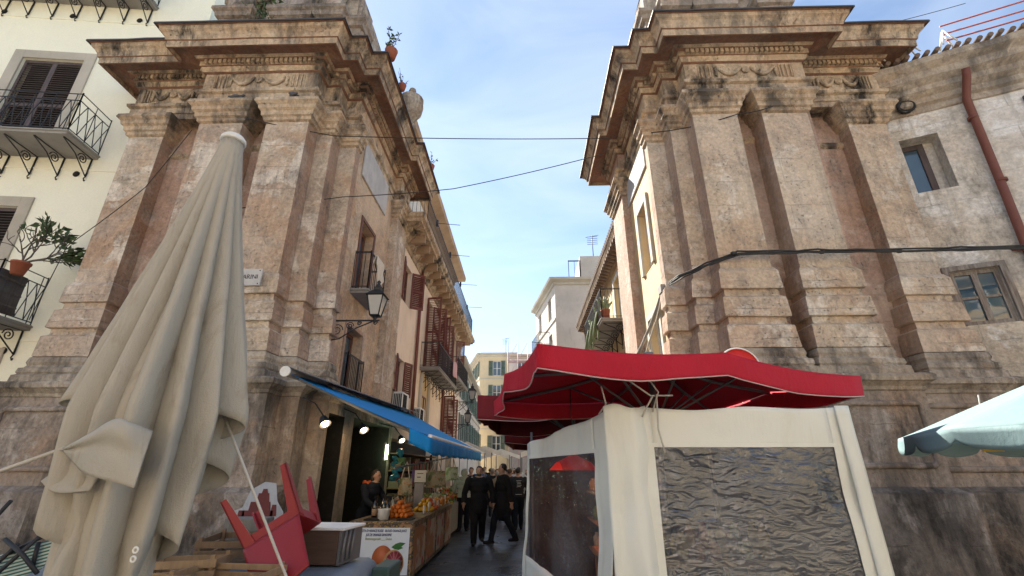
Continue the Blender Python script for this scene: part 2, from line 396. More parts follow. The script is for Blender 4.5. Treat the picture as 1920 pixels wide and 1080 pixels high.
def shutter(par, B, a, w, z0, z1, ang, b=0, fm='shut_red', hinge=1, label=None, t=.04):
    # louvred leaf hinged at a; ang opens outward (b<0); hinge=+1 leaf extends to +a
    H = B @ Matrix.Translation((a, b, 0)) @ Matrix.Rotation(-hinge * ang, 4, 'Z')
    mb = MB(); s = .06
    X = lambda x0, x1: (min(hinge * x0, hinge * x1), max(hinge * x0, hinge * x1))
    for p, q in ((0, s), (w - s, w)): mb.box(*X(p, q), -t / 2, t / 2, z0, z1, M=H)
    zm = (z0 + z1) / 2
    for p, q in ((z0, z0 + .09), (z1 - .08, z1), (zm - .04, zm + .04)): mb.box(*X(s, w - s), -t / 2, t / 2, p, q, M=H)
    n = max(6, int((z1 - z0) / .075))
    for i in range(n):
        z = z0 + .1 + (z1 - z0 - .2) * (i + .5) / n
        S = H @ Matrix.Translation((hinge * w / 2, 0, z)) @ Matrix.Rotation(R(32), 4, 'X')
        mb.box(-(w / 2 - s), w / 2 - s, -t * .75, t * .75, -.006, .006, M=S)
    return mb.build('shutter', M[fm], par, label)
def rail(par, pts, h, step=.11, r=.009, style='plain', mat='iron', name='railing'):
    mb = MB()
    for a, b in zip(pts, pts[1:]):
        a, b = V(a), V(b); L = (b - a).length; n = max(2, int(L / step))
        for z in (.06, h * (.82 if style != 'plain' else .97), h):
            mb.tube([a + V((0, 0, z)), b + V((0, 0, z))], r * 1.3, 4)
        for i in range(n + 1):
            p = a.lerp(b, i / n)
            if style == 'plain' or i % 4 == 0 or style == 'bars': mb.tube([p + V((0, 0, 0)), p + V((0, 0, h))], r, 4)
        if style == 'lattice':
            m = max(2, int(L / .2))
            for i in range(m):
                p, q = a.lerp(b, i / m), a.lerp(b, (i + 1) / m)
                for e, f in ((p, q), (q, p)):
                    k = [e.lerp(f, t) + V((0, 0, .06 + (h * .82 - .06) * (t if 1 else 0))) for t in (0, .5, 1)]
                    k[1] += (V((0, 0, .05)))
                    mb.tube(k, r, 4)
        for p in (a, b): mb.tube([p, p + V((0, 0, h + .03))], r * 1.6, 4)
    return mb.build(name, M[mat], par)
def bracket(par, P, out, w=.75, h=.5, r=.014, mat='iron', name='bracket'):
    # scroll bracket under a slab: P at the wall under the slab; out = unit outward
    P, out = V(P), V(out); mb = MB(); Q = lambda a, z: P + out * a + V((0, 0, z))
    mb.tube([Q(.02, 0), Q(w, 0)], r * 1.3, 5); mb.tube([Q(.02, 0), Q(.02, -h)], r * 1.3, 5)
    mb.tube([Q(w, -.02), Q(w * .55, -h * .32), Q(w * .25, -h * .72), Q(.03, -h)], r, 5)
    cx, cz, k = w * .3, -h * .32, min(w, h) * .26
    mb.tube([Q(cx + k * (1 - t * .85) * math.cos(t * 11), cz + k * (1 - t * .85) * math.sin(t * 11)) for t in [i / 22 for i in range(23)]], r * .9, 5)
    mb.tube([Q(.02, -h), Q(.05, -h - .07), Q(.02, -h - .12), Q(.0, -h - .08)], r * .9, 5)
    return mb.build(name, M[mat], par)
def acunit(B, a, z, label, w=.75, h=.52):
    t = thing('air_conditioner', label, 'air conditioner', B @ V((a, 0, z)), 'air conditioners on the street house')
    mb = MB(); mb.box(a, a + w, -.36, -.06, z, z + h, M=B); mb.build('casing', M['ac'], t, bevel=.02)
    mb = MB()
    for i in range(6): mb.box(a + .06 + i * .075, a + .11 + i * .075, -.368, -.358, z + .06, z + h - .06, M=B)
    for i in range(5): mb.box(a - .008, a - .002, -.33 + i * .05, -.3 + i * .05, z + .06, z + h - .06, M=B)
    mb.build('grille', M['dark'], t)
    mb = MB()
    for x in (.1, .65): mb.box(a + x - .02, a + x + .02, -.4, 0, z - .04, z - .003, M=B); mb.box(a + x - .02, a + x + .02, -.03, 0, z - .3, z - .04, M=B)
    mb.build('bracket', M['iron'], t)
    return t

# ------------------------------------------------------------------ the two pylons of the gate
XC = -.5
def pylon(s, par, st, yend, pil0, pil1, lights):
    X = lambda u: XC + s * u
    P = lambda pts: [(X(u), y) for u, y in pts]
    sd = -s   # path runs from the outer side to the passage
    # body
    body = P([(8.55, 13.2), (8.55, 8.75), (6.88, 8.75), (6.88, 8.24), (6.6, 8.24), (6.6, 8.5), (3.9, 8.5), (3.9, 8.95), (3.5, 8.95), (3.5, yend), (3.5, yend + .6), (8.55, yend + .6)])
    body = [p for i, p in enumerate(body) if i != 0]
    mb = MB(); mb.prism(body, 3.1, 10.4, jit=.012, skip=(7,))
    B = basis((X(3.5), 8.95, 0), (0, 1, 0), (s, 0, 0))
    wins = lights['wins']
    wall_holes(mb, B, yend - 8.95, 3.1, 10.4, wins, .3, mi=1, rmi=1)
    w = mb.build('wall', [M['pink'], M['passage'] if s < 0 else M['yellow']], par)
    # lower passage wall
    # pilasters: swept round the corner profile
    shaft = [(.0, 8.85), (.0, 5.22), (.02, 5.2), (.07, 5.12), (.085, 4.79), (.08, 4.775), (.015, 4.77), (.02, 4.65), (.09, 4.6), (.115, 4.25), (.11, 4.235), (.04, 4.23), (.045, 4.11), (.12, 4.06), (.14, 3.68), (.135, 3.66)]
    base = [(.11, 3.66), (.15, 3.64), (.17, 3.55), (.15, 3.5), (.17, 3.46), (.22, 3.44), (.23, 3.36), (.21, 3.33), (.26, 3.3), (.27, 3.18)]
    cap = [(.0, 9.36), (.22, 9.36), (.24, 9.27), (.22, 9.25), (.17, 9.2), (.16, 9.12), (.11, 9.08), (.1, 8.98), (.06, 8.95), (.055, 8.88), (.0, 8.85)]
    pils = [P([(8.6, 8.9), (8.6, 8.4), (7.78, 8.4), (7.78, 8.8)]), P([(6.65, 8.35), (6.65, 8.0), (5.68, 8.0), (5.68, 8.6)]),
            P([(5.15, 8.6), (5.15, 8.0), (4.2, 8.0), (4.2, 8.45), (3.85, 8.45), (3.85, 8.9), (3.45, 8.9), (3.45, 9.15)])]
    for p in pils:
        mb = MB().sweep(shaft, p, sd, jit=.012, endcaps=False)
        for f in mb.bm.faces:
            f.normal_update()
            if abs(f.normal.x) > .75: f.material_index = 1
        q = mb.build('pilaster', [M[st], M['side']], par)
        MB().sweep(base, p, sd, jit=.012, endcaps=False).build('base', M['ledge'], q)
        MB().sweep(cap, p, sd, jit=.01, endcaps=False).build('capital', M['cornice'], q)
    # passage end pilaster
    q = MB().sweep([(0, 10.3), (0, 3.2)], P([(3.6, pil0), (3.3, pil0), (3.3, pil1), (3.9, pil1)]), sd, jit=.012, endcaps=False).build('passage_pilaster', M['pink' if s > 0 else st], par)
    MB().sweep([(a, z) for a, z in cap], P([(3.6, pil0), (3.3, pil0), (3.3, pil1), (3.9, pil1)]), sd, endcaps=False).build('capital', M['cornice'], q)
    # string course across the recesses
    for r in (P([(7.8, 8.75), (6.88, 8.75)]), P([(5.7, 8.5), (5.14, 8.5)])):
        MB().sweep([(0, 8.62), (.05, 8.6), (.06, 8.52), (.02, 8.48), (0, 8.46)], r, sd).build('string_course', M['cornice'], par)
    # entablature
    E = P([(8.75, yend + .4), (8.75, 8.4), (6.85, 8.4), (6.85, 8.0), (4.2, 8.0), (4.2, 8.45), (3.85, 8.45), (3.85, 8.9), (3.5, 8.9), (3.5, pil0), (3.3, pil0), (3.3, pil1), (4.2, pil1)])
    ent = MB().sweep([(-.5, 9.36), (.0, 9.36), (.0, 9.5), (.03, 9.51), (.03, 9.66), (.09, 9.69), (.1, 9.76), (0, 9.8)], E, sd, jit=.01, soff=0).build('architrave', M['cornice'], par)
    fr = MB().sweep([(0, 9.8), (0, 10.3)], E, sd, jit=.006, endcaps=False).build('frieze', M['cornice'], par)
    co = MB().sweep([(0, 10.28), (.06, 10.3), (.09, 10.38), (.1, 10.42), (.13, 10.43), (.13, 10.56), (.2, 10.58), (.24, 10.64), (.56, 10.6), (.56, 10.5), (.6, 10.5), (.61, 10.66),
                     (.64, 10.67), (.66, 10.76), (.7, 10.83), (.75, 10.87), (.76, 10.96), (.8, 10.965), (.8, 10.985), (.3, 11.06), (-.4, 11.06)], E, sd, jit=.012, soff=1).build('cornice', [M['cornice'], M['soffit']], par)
    MB().sweep([(.3, 11.075), (.8, 11.0), (.83, 11.0), (.835, 10.955), (.812, 10.955)], E, sd, jit=.012, endcaps=False).build('lead_flashing', M['lead'], co)
    # dentils (one mesh on the cornice)
    Ew = E[1:-1]
    for a, b in zip(Ew, Ew[1:]):
        mb = MB()
        a, b = V(a), V(b); L = (b - a).length; d = (b - a).normalized(); nrm = V((d.y, -d.x)) * sd
        n = int((L + .2) / .115)
        for i in range(n):
            c = a + d * (i + .5) * (L / n) if n else a
            c = c + nrm * .16; t = d * .036; o = nrm * .045
            pp = [c - t - o, c + t - o, c + t + o, c - t + o]
            mb.prism([(p.x, p.y) for p in pp], 10.44, 10.545)
        mb.build('dentil_row', M['cornice'], co)
    # relief panels on the frieze
    def relief(u0, u1, y, nm):
        mb = MB(); zc, uc = 10.05, (u0 + u1) / 2; pt = lambda u, z, d=.03: V((X(u), y - d, z))
        for a in (-1, 1):
            e = uc + a * (u1 - u0) * .30
            sw = [pt(uc + a * .1 + (e - uc - a * .1) * t, zc + .09 - .2 * math.sin(PI * t), .035) for t in [i / 8 for i in range(9)]]
            mb.tube(sw, [.026 + .022 * math.sin(PI * i / 8) for i in range(9)], 6)
            mb.tube([pt(e, zc + .13), pt(e + a * .02, zc), pt(e + a * .03, zc - .17)], [.02, .03, .015], 6)
            for k in range(4): mb.ball(pt(e + a * (.03 + .012 * (k % 2)), zc + .1 - .07 * k), .036, 6)
            for k in range(3):
                x = uc + a * (u1 - u0) * (.385 + .045 * k); mb.box(min(X(x - .011), X(x + .011)), max(X(x - .011), X(x + .011)), y - .045, y + .02, zc - .2, zc + .16)
            for x in (.36, .5): mb.box(min(X(uc + a * (u1 - u0) * x - .01), X(uc + a * (u1 - u0) * x + .01)), max(X(uc + a * (u1 - u0) * x - .01), X(uc + a * (u1 - u0) * x + .01)), y - .022, y + .02, zc - .235, zc + .2)
        mb.lathe([(.001, -.03), (.05, -.03), (.085, -.012), (.09, .01), (.07, .03), (.001, .03)], pt(uc, zc + .02), 12, M=Matrix.Rotation(R(90), 4, 'X'))
        mb.ball(pt(uc, zc + .03, .05), .055, 8, sc=(1, .7, 1.2))
        mb.build(nm, M['cornice'], fr)
    relief(4.5, 6.6, 8.0, 'garland_relief'); relief(7.1, 8.6, 8.4, 'garland_relief')
    # attic
    A = P([(8.3, yend), (8.3, 9.2), (7.0, 9.2), (7.0, 8.55), (4.2, 8.55), (4.2, 9.0), (3.7, 9.0), (3.7, yend)])
    mb = MB(); mb.prism(A, 11.0, 13.4, jit=.03)
    at = mb.build('attic', M['ledge'], par)
    rnd = random.Random(11 if s > 0 else 5)
    for (u, wd, y, zt) in ((6.75, .75, 8.4, 13.6), (5.3, .9, 8.42, 13.9), (4.35, .6, 8.42, 13.6), (3.85, .4, 8.75, 13.5)):
        mb = MB(); x0, x1 = sorted((X(u - wd / 2), X(u + wd / 2)))
        mb.prism([(x0, y - .25), (x1, y - .25), (x1, y + .5), (x0, y + .5)], 11.02, 12.35, jit=.03)
        mb.sweep([(0, 12.3), (.08, 12.33), (.1, 12.45), (.16, 12.5), (.16, 12.6), (0, 12.62)], [(x0, y + .3), (x0, y - .25), (x1, y - .25), (x1, y + .3)], 1, jit=.02)
        mb.prism([(x0 + .05, y - .2), (x1 - .05, y - .2), (x1 - .05, y + .5), (x0 + .05, y + .5)], 12.6, zt, jit=.04)
        mb.build('attic_pedestal', M['podium'], at)
    mb = MB(); xa, xb = sorted((X(3.8), X(7.1))); mb.box(xa, xb, 8.5, 8.8, 12.0, 13.7)
    for k in range(26):
        u = rnd.uniform(3.75, 7.2); z = rnd.uniform(12.2, 13.6); y = 8.42 if u > 4.2 else 8.72
        mb.ball((X(u), y + rnd.uniform(-.1, .2), z), rnd.uniform(.1, .26), 10, sc=(rnd.uniform(.6, 1.4), .7, rnd.uniform(.7, 1.8)), rough=.07)
    mb.build('eroded_carving', M['ledge'], at)
    # podium
    pod = P([(9.05, 8.2), (7.05, 8.2), (7.05, 7.8), (3.85, 7.8), (3.85, 8.25), (3.5, 8.25), (3.5, 8.75), (3.2, 8.75)])
    poly = pod + P([(3.2, yend), (9.05, yend)])
    mb = MB(); mb.prism(poly, 0, 3.15, jit=.018, skip=(7,))
    B2 = basis((X(3.2), 8.75, 0), (0, 1, 0), (s, 0, 0))
    wall_holes(mb, B2, yend - 8.75, 0, 3.15, lights['shop'], 1.6 if s < 0 else .3, 0, 1)
    for h in lights['shop']:
        mb.box(h[0], h[1], 1.58, 1.6, h[2], h[3], mi=1, M=B2)
    po = mb.build('podium', [M['podium'], M['dark']], par)
    led = pod + P([(3.2, yend)])
    led = P([(9.05, 10)]) + led
    MB().sweep([(0, 2.9), (.03, 2.92), (.04, 2.98), (.1, 3.04), (.14, 3.06), (.15, 3.14), (.12, 3.17), (0, 3.2), (-.6, 3.22)], led, sd, jit=.012).build('ledge', M['ledge'], po)
    MB().sweep([(0, 1.45), (.07, 1.4), (.13, 1.36), (.15, .0)], led[:7] if s < 0 else led, sd, jit=.02, endcaps=False).build('plinth', M['plinth'], po)
    # framed panels on the podium front
    def frame(u0, u1, z0, z1, y):
        mb = MB(); x0, x1 = sorted((X(u0), X(u1)))
        q = [V((x0, y, z0)), V((x1, y, z0)), V((x1, y, z1)), V((x0, y, z1))]
        mb.tube([jitter(p.lerp(r_, t), .01) for p, r_ in zip(q, q[1:] + q[:1]) for t in (0.04, .2, .4, .6, .8, .96)], .05, 6, closed=True)
        mb.build('panel_frame', M['podium'], po)
    frame(7.3, 8.8, 1.7, 2.7, 8.19); frame(5.4, 6.9, 1.75, 2.7, 7.79)
    return B, B2, w

left = thing('gate_pylon', 'left stone pylon of the old city gate, with the blue awning on its inner side', 'gate pylon', (-6, 9, 0))
right = thing('gate_pylon', 'right stone pylon of the old city gate, behind the red market umbrella and white tent', 'gate pylon', (5, 9, 0))
LW = [(1.05, 1.95, 5.62, 7.5), (.95, 2.0, 3.2, 4.75)]
BL, BL2, _ = pylon(-1, left, 'stone_l', 13.3, 12.2, 13.3, dict(wins=LW, shop=[(.15, .95, 0, 2.7), (1.5, 4.3, 0, 2.75)]))
RW = [(.75, 1.5, 6.1, 7.75), (.75, 1.6, 3.2, 4.95)]
BR, BR2, _ = pylon(1, right, 'stone_r', 12.5, 11.2, 12.5, dict(wins=RW, shop=[]))
window(left, BL, *LW[0], .28, 'frame_br', 'skyglass', 1, 0, .1)
window(left, BL, *LW[1], .28, 'frame_br', 'skyglass', 2, 0, .08)
window(right, BR, *RW[0], .2, 'frame_wh', 'glass', 2, 1, .07)
window(right, BR, *RW[1], .2, 'frame_wh', 'glass', 2, 2, .07)
def rails(par, B, a0, a1, z, h, dep, slab=True, style='plain', br=(), **k):
    mb = MB(); mb.box(a0, a1, -dep, 0, z - .12, z, M=B); mb.box(a0 - .03, a1 + .03, -dep - .03, 0, z - .06, z - .02, M=B)
    bo = mb.build('balcony', M['slab'], par, bevel=.01)
    pts = [B @ V((a0 + .04, 0, z)), B @ V((a0 + .04, -dep + .04, z)), B @ V((a1 - .04, -dep + .04, z)), B @ V((a1 - .04, 0, z))]
    rail(bo, pts, h, style=style, **k)
    for a in br:
        bracket(bo, B @ V((a, 0, z - .12)), (B @ V((a, -1, 0)) - B @ V((a, 0, 0))).normalized(), dep * .9, .5)
    return bo
rails(left, BL, .85, 2.1, 5.6, .95, .42)
pts = [BL @ V((a, b, 3.3)) for a, b in ((.95, 0), (.95, -.12), (2.0, -.12), (2.0, 0))]
rail(left, pts, .8, .09, name='window_guard')
# surround trims
def surround(par, B, h, w=.14, p=.05, mat='trim', name='window_surround'):
    a0, a1, z0, z1 = h; mb = MB()
    mb.box(a0 - w, a0 - .004, -p, .02, z0, z1 + w, M=B); mb.box(a1 + .004, a1 + w, -p, .02, z0, z1 + w, M=B); mb.box(a0 - .004, a1 + .004, -p, .02, z1 + .004, z1 + w, M=B)
    return mb.build(name, M[mat], par, bevel=.008)
surround(right, BR, RW[0], .16, .06); surround(right, BR, RW[1], .14, .05)
surround(left, BL, LW[0], .1, .03, 'frame_br'); surround(left, BL, LW[1], .1, .03, 'pink')
# marble plaques high in the passage
for par, B, a in ((left, BL, .55), (right, BR, .35)):
    mb = MB(); mb.box(a, a + 2.0, -.05, 0, 8.5, 9.5 if par is left else 9.2, M=B); pq = mb.build('marble_plaque', M['marble'], par, bevel=.02)
# ------------------------------------------------------------------ cream house on the left
def open_door(par, B, a0, a1, z0, z1, fm, depth=.14, label=None):
    # closed pair of louvred shutters standing in the opening
    w = (a1 - a0) / 2
    shutter(par, B, a0, w, z0, z1, 0, depth - .06, fm, 1, label); shutter(par, B, a1, w, z0, z1, 0, depth - .06, fm, -1, label)
    g = MB(); g.box(a0 - .05, a1 + .05, depth + .1, depth + .12, z0 - .05, z1 + .05, M=B); g.build('dark_room', M['dark'], par)
cream = thing('apartment_house', 'cream rendered apartment house with dark shutters and iron balconies at the left edge', 'house', (-12, 10, 0))
c6, s6 = math.cos(R(6)), math.sin(R(6))
BC = basis((-18, 9.1 - 8.8 * math.tan(R(6)), 0), (c6, s6, 0), (-s6, c6, 0))
ax = lambda x: (x + 18) / c6
holes = [(ax(-13.05), ax(-11.55), 8.82, 11.75), (ax(-13.05), ax(-11.55), 4.5, 7.3), (ax(-13.05), ax(-11.55), 13.9, 16.8), (ax(-12.3), ax(-10.85), 0, 3.75), (ax(-16.6), ax(-15.1), 8.82, 11.75)]
mb = MB(); wall_holes(mb, BC, 9.2, 0, 21, holes, .3)
for q in ((9.2, 9.2), ): mb.box(9.18, 9.2, 0.01, 6, 0, 21, M=BC)
cw = mb.build('wall', M['cream'], cream)
for h in holes:
    open_door(cream, BC, *h, 'shut_dark' if h[2] > 0 else 'frame_old'); surround(cream, BC, h, .26, .04)
for z in (4.17, 8.37, 13.22): mb = MB(); mb.box(0, 9.2, -.02, 0, z - .02, z + .02, M=BC); mb.build('string_course', M['cream'], cream)
xr = ax(-10.28)
for z, d in ((8.8, .95), (13.9, .95), (4.5, 1.05)):
    bo = rails(cream, BC, 0, xr, z, 1.05, d, style='lattice', br=[xr - .12 - .62 * i for i in range(9)])
    for i in range(3):
        a = xr - .35 - 1.75 * i; mb = MB(); p = BC @ V((a, -.012, z - .55))
        mb.lathe([(.001, -.01), (.075, -.01), (.075, .012), (.001, .012)], p, 14, M=Matrix.Rotation(R(90), 4, 'X')); mb.build('wall_vent', M['dark'], cream)
mb = MB()
for k in range(26): mb.tube([BC @ V((xr - .03, -1.0 + .022 * k, 4.56)), BC @ V((xr - .03, -1.0 + .022 * k, 5.38))], .011, 5)
for z in (4.7, 4.95, 5.2): mb.box(xr - .02, xr - .012, -1.02, -.44, z, z + .03, M=BC)
mb.build('reed_screen', wood('dark_reed', (.05, .045, .05), (.1, .09, .09)), cream)
# plant on the lower balcony
def leafy(mb, p, d, r, rnd, mi=0):
    d = V(d).normalized(); s_ = d.cross(V((rnd.random(), rnd.random(), rnd.random() + .1))).normalized(); n = d.cross(s_)
    mb.face([p, p + d * r * .5 + s_ * r * .24 + n * r * .06, p + d * r, p + d * r * .5 - s_ * r * .24 + n * r * .06], mi)
rnd = random.Random(3)
pt = thing('potted_plant', 'bare branched shrub with a few leaves in a red pot on the left balcony rail', 'plant', (-9.9, 8.15, 5.5))
mb = MB(); mb.lathe([(.001, 5.28), (.1, 5.28), (.15, 5.5), (.16, 5.5), (.16, 5.54), (.13, 5.54), (.12, 5.48), (.001, 5.48)], (-10.0, 8.1, 0), 16); mb.build('pot', M['terra'], pt)
mb = MB(); lf = MB()
def branch(p, d, L, r, k):
    pts = [p]
    for i in range(4):
        d = (d + V((rnd.uniform(-.35, .35), rnd.uniform(-.25, .25), rnd.uniform(-.2, .3)))).normalized(); pts.append(pts[-1] + d * L / 4)
    mb.tube(pts, [r * (1 - .1 * i) for i in range(5)], 5)
    if k > 0:
        for j in range(2 if k < 3 else 3):
            branch(pts[rnd.choice((3, 4))], (d + V((rnd.uniform(-.9, .9), rnd.uniform(-.5, .5), rnd.uniform(-.3, .6)))).normalized(), L * .72, r * .72, k - 1)
    else:
        if pts[-1].x > -9.95 and rnd.random() < .9:
            for j in range(rnd.randint(4, 8)): leafy(lf, pts[-1] - d * .05 * j, d + V((rnd.uniform(-.9, .9), rnd.uniform(-.6, .6), rnd.uniform(-.9, .4))), rnd.uniform(.12, .22), rnd)
for d in ((.9, .1, .5), (.55, -.1, .8), (-.1, 0, 1), (.9, -.2, .25), (-.5, .1, .8)):
    branch(V((-10, 8.1, 5.5)), V(d).normalized(), .42, .02, 3)
mb.build('branches', M['bark'], pt); lf.build('leaves', M['leaf'], pt)

# ------------------------------------------------------------------ weathered house on the right
weath = thing('weathered_house', 'old house with peeling white plaster, moulded cornice and brown drainpipe at the right edge', 'house', (10, 9, 0))
t_ = V((.917, -.399, 0)); n_ = V((.399, .917, 0)); BW = basis((7.7, 9.26, 0), t_, n_)
aw = lambda x: (x - 7.7) / .917
WH = [(aw(8.66), aw(9.3), 7.32, 8.72), (aw(8.66), aw(9.36), 4.3, 5.42), (aw(10.7), aw(11.4), 7.9, 9.1)]
mb = MB(); wall_holes(mb, BW, 7, 0, 9.75, WH[:2], .42); mb.box(0, 7, .5, 5, 0, 9.7, M=BW); mb.build('wall', M['weath'], weath)
h = WH[0]; f = window(weath, BW, h[0], h[0] + .52, h[2], h[3], .4, 'shut_dark', 'skyglass', 1, 0, .12)
mb = MB(); mb.box(h[0] + .52, h[1], .36, .4, h[2], h[3], M=BW); mb.build('reveal_board', M['weath'], weath)
h = WH[1]; f = window(weath, BW, *h, .1, 'frame_old', 'skyglass', 2, 1, .08, label='old casement window with peeling frame and two panes')
surround(weath, BW, h, .11, .06, 'frame_old')
shutter(weath, BW, WH[2][0], .6, WH[2][2], WH[2][3], 0, -.04, 'shut_dark')
Lw = lambda a: tuple((BW @ V((a, 0, 0)))[:2])
co = MB().sweep([(0, 9.3), (.04, 9.32), (.05, 9.45), (.12, 9.5), (.14, 9.62), (.26, 9.72), (.28, 9.84), (.42, 9.95), (.45, 10.1), (.58, 10.22), (.6, 10.36), (0, 10.4)], [Lw(0), Lw(7)], 1, jit=.03).build('cornice', M['ledge'], weath)
mb = MB()
for i in range(38):
    a = .05 + i * .18; z = 10.42 + .012 * (i % 3)
    mb.tube([BW @ V((a, -.66, z)), BW @ V((a, -.1, z + .1)), BW @ V((a, .6, z + .26))], [.05, .06, .06], 8)
mb.build('roof_tiles', M['tile'], weath)
pp = MB(); a = aw(9.9)
pp.tube([BW @ V((a, -.5, 9.85)), BW @ V((a, -.42, 9.7)), BW @ V((a - .02, -.13, 9.3)), BW @ V((a - .08, -.12, 7)), BW @ V((a - .14, -.12, 5.4)), BW @ V((a - .12, -.12, 3))], .075, 10)
pp.tube([BW @ V((a - .32, -.1, 5.72)), BW @ V((a + 1.2, -.1, 5.55))], .06, 8)
for z in (8.8, 7.2, 5.9): pp.tube([BW @ V((a - .05, -.12, z - .03)), BW @ V((a - .05, -.12, z + .03))], .095, 10)
pp.build('drainpipe', M['pipe'], weath)
mb = MB(); c = BW @ V((aw(8.95), -.14, 9.5)); rnd = random.Random(4)
for i in range(9):
    ax_ = Matrix.Rotation(rnd.uniform(-.35, .35), 4, 'X') @ Matrix.Rotation(rnd.uniform(-.4, .4), 4, 'Z'); rr = rnd.uniform(.13, .2)
    mb.tube([c + ax_ @ V((rr * math.cos(k * PI / 9), -.02 * i % .09, rr * .8 * math.sin(k * PI / 9))) for k in range(18)], .014, 5, closed=True)
tag(mb.build('cable_coil', M['wire']), 'coil of black cable hung under the eaves of the weathered house', 'cable')
# light frames with red bars on its roof
for i, (a, hh) in enumerate(((1.0, .34), (1.65, .38), (2.3, .44))):
    t = thing('roof_trestle', ['smallest white A-shaped trestle on the right roof, next to the gate', 'middle white A-shaped trestle on the right roof', 'white A-shaped trestle on the right roof carrying red bars'][i], 'trestle', BW @ V((a, -.5, 10.5)), 'white trestles on the roof')
    mb = MB(); q = lambda x, b, z: BW @ V((a + x, -.5 + b, 10.56 + z))
    for b in (-.1, .1):
        mb.tube([q(-.12, b, 0), q(0, b * .3, hh)], .018, 5); mb.tube([q(.12, b, 0), q(0, b * .3, hh)], .018, 5)
    mb.tube([q(-.07, 0, hh * .45), q(.07, 0, hh * .45)], .014, 5)
    mb.build('frame', M['white'], t)
mb = MB()
for z0, z1 in ((.6, .6), (.36, .32), (.16, .12)): mb.tube([BW @ V((2.3, -.5, 10.55 + z0)), BW @ V((6.5, -.5, 10.6 + z1))], .02, 5)
tag(mb.build('roof_barrier', paint('red_barrier', (.4, .12, .11))), 'red barrier bars above the right roof edge', 'barrier')

mb = MB()
mb.grid(lambda u, v: BL @ V((1.1 + .62 * u + .03 * math.sin(8 * v), -.45 - .035 * math.sin(5 * u + 2 * v) * v, 6.56 - (.35 + .3 * math.sin(PI * u * .9)) * v)), 18, 12, smooth=True); mb.grid(lambda u, v: BL @ V((1.1 + .62 * u, -.42 + .05 * v, 6.56 - .25 * v + .03 * math.sin(9 * u))), 18, 5, smooth=True)
tag(mb.build('laundry', fabric('cream_blanket', (.62, .56, .46)), solid=.012), 'cream blanket draped over the small window balcony in the left passage', 'laundry')
# ------------------------------------------------------------------ street houses beyond the gate
def simple_windows(par, B, hs, fm='frame_br', sh='shut_red', ang=2.5, gm='glass', sub=True, open_=None):
    for i, h in enumerate(hs):
        window(par, B, *h, .2, fm, gm, 2, 1, .06)
        if sh:
            w = (h[1] - h[0]) / 2
            shutter(par, B, h[1], w, h[2], h[3], PI - .35 if i % 2 else 2.2, -.03, sh, -1); shutter(par, B, h[0], w, h[2], h[3], PI - .2, -.03, sh, 1)
sh_ = thing('street_house', 'salmon street house behind the left pylon with a long roof terrace and red brown shutters', 'house', (-6, 20, 0))
BS = basis((-3.9, 13.32, 0), (0, 1, 0), (-1, 0, 0)); Y = lambda y: y - 13.32
hs = [(Y(13.8), Y(14.75), 6.8, 8.1), (Y(13.9), Y(14.75), 3.85, 4.95), (Y(24.6), Y(25.7), 6.4, 8.6)]
dr = [(Y(17.5), Y(18.7), 5.3, 8.2), (Y(20.2), Y(21.3), 5.3, 8.2), (Y(22.5), Y(23.6), 3.0, 5.0)]
arch = (Y(17.2), Y(18.7), 2.6, 4.6)
mb = MB(); wall_holes(mb, BS, 14.6, 0, 9.05, hs + dr + [arch] + [(Y(13.45), Y(14.8), 0, 2.55), (Y(15), Y(16.6), 0, 2.6), (Y(20), Y(22), 0, 2.7), (Y(24), Y(26), 0, 2.7)], .28)
wl = mb.build('wall', M['house'], sh_)
mb = MB(); mb.box(Y(13.4), Y(27), .5, .52, 0, 2.7, M=BS); mb.build('shop_interior', M['dark'], sh_)
simple_windows(sh_, BS, hs)
for h in dr:
    window(sh_, BS, *h, .2, 'frame_br', 'glass', 2, 2, .07)
    w = (h[1] - h[0]) / 2; shutter(sh_, BS, h[1], w, h[2], h[3], 2.0, -.03, 'shut_red', -1); shutter(sh_, BS, h[0], w, h[2], h[3], 1.75, -.03, 'shut_red', 1)
# pointed arch window
mb = MB(); a0, a1 = arch[0], arch[1]; am = (a0 + a1) / 2; hw = (a1 - a0) / 2
arcp = [(a0 - .0, 2.6), (a0, 4.4)] + [(am + hw * (-math.cos(t)) , 4.4 + 1.0 * math.sin(t) ** .8) for t in [PI * i / 12 for i in range(1, 12)]] + [(a1, 4.4), (a1, 2.6)]
mb.tube([BS @ V((a, -.03, z)) for a, z in arcp], .1, 6); mb.build('arch_moulding', M['trim'], sh_)
mb = MB(); mb.face([BS @ V((a, -.012, z)) for a, z in arcp]); mb.build('arch_recess', M['yellow'], sh_)
window(sh_, BS, a0 + .35, a1 - .35, 2.62, 4.3, .02, 'frame_br', 'glass', 2, 1, .06)
for a0, a1, z in ((Y(17.0), Y(21.8), 5.28), (Y(22.1), Y(26.2), 5.9)):
    rails(sh_, BS, a0, a1, z, .95, .72, br=[a0 + .3 + i * .8 for i in range(int((a1 - a0) / .8))])
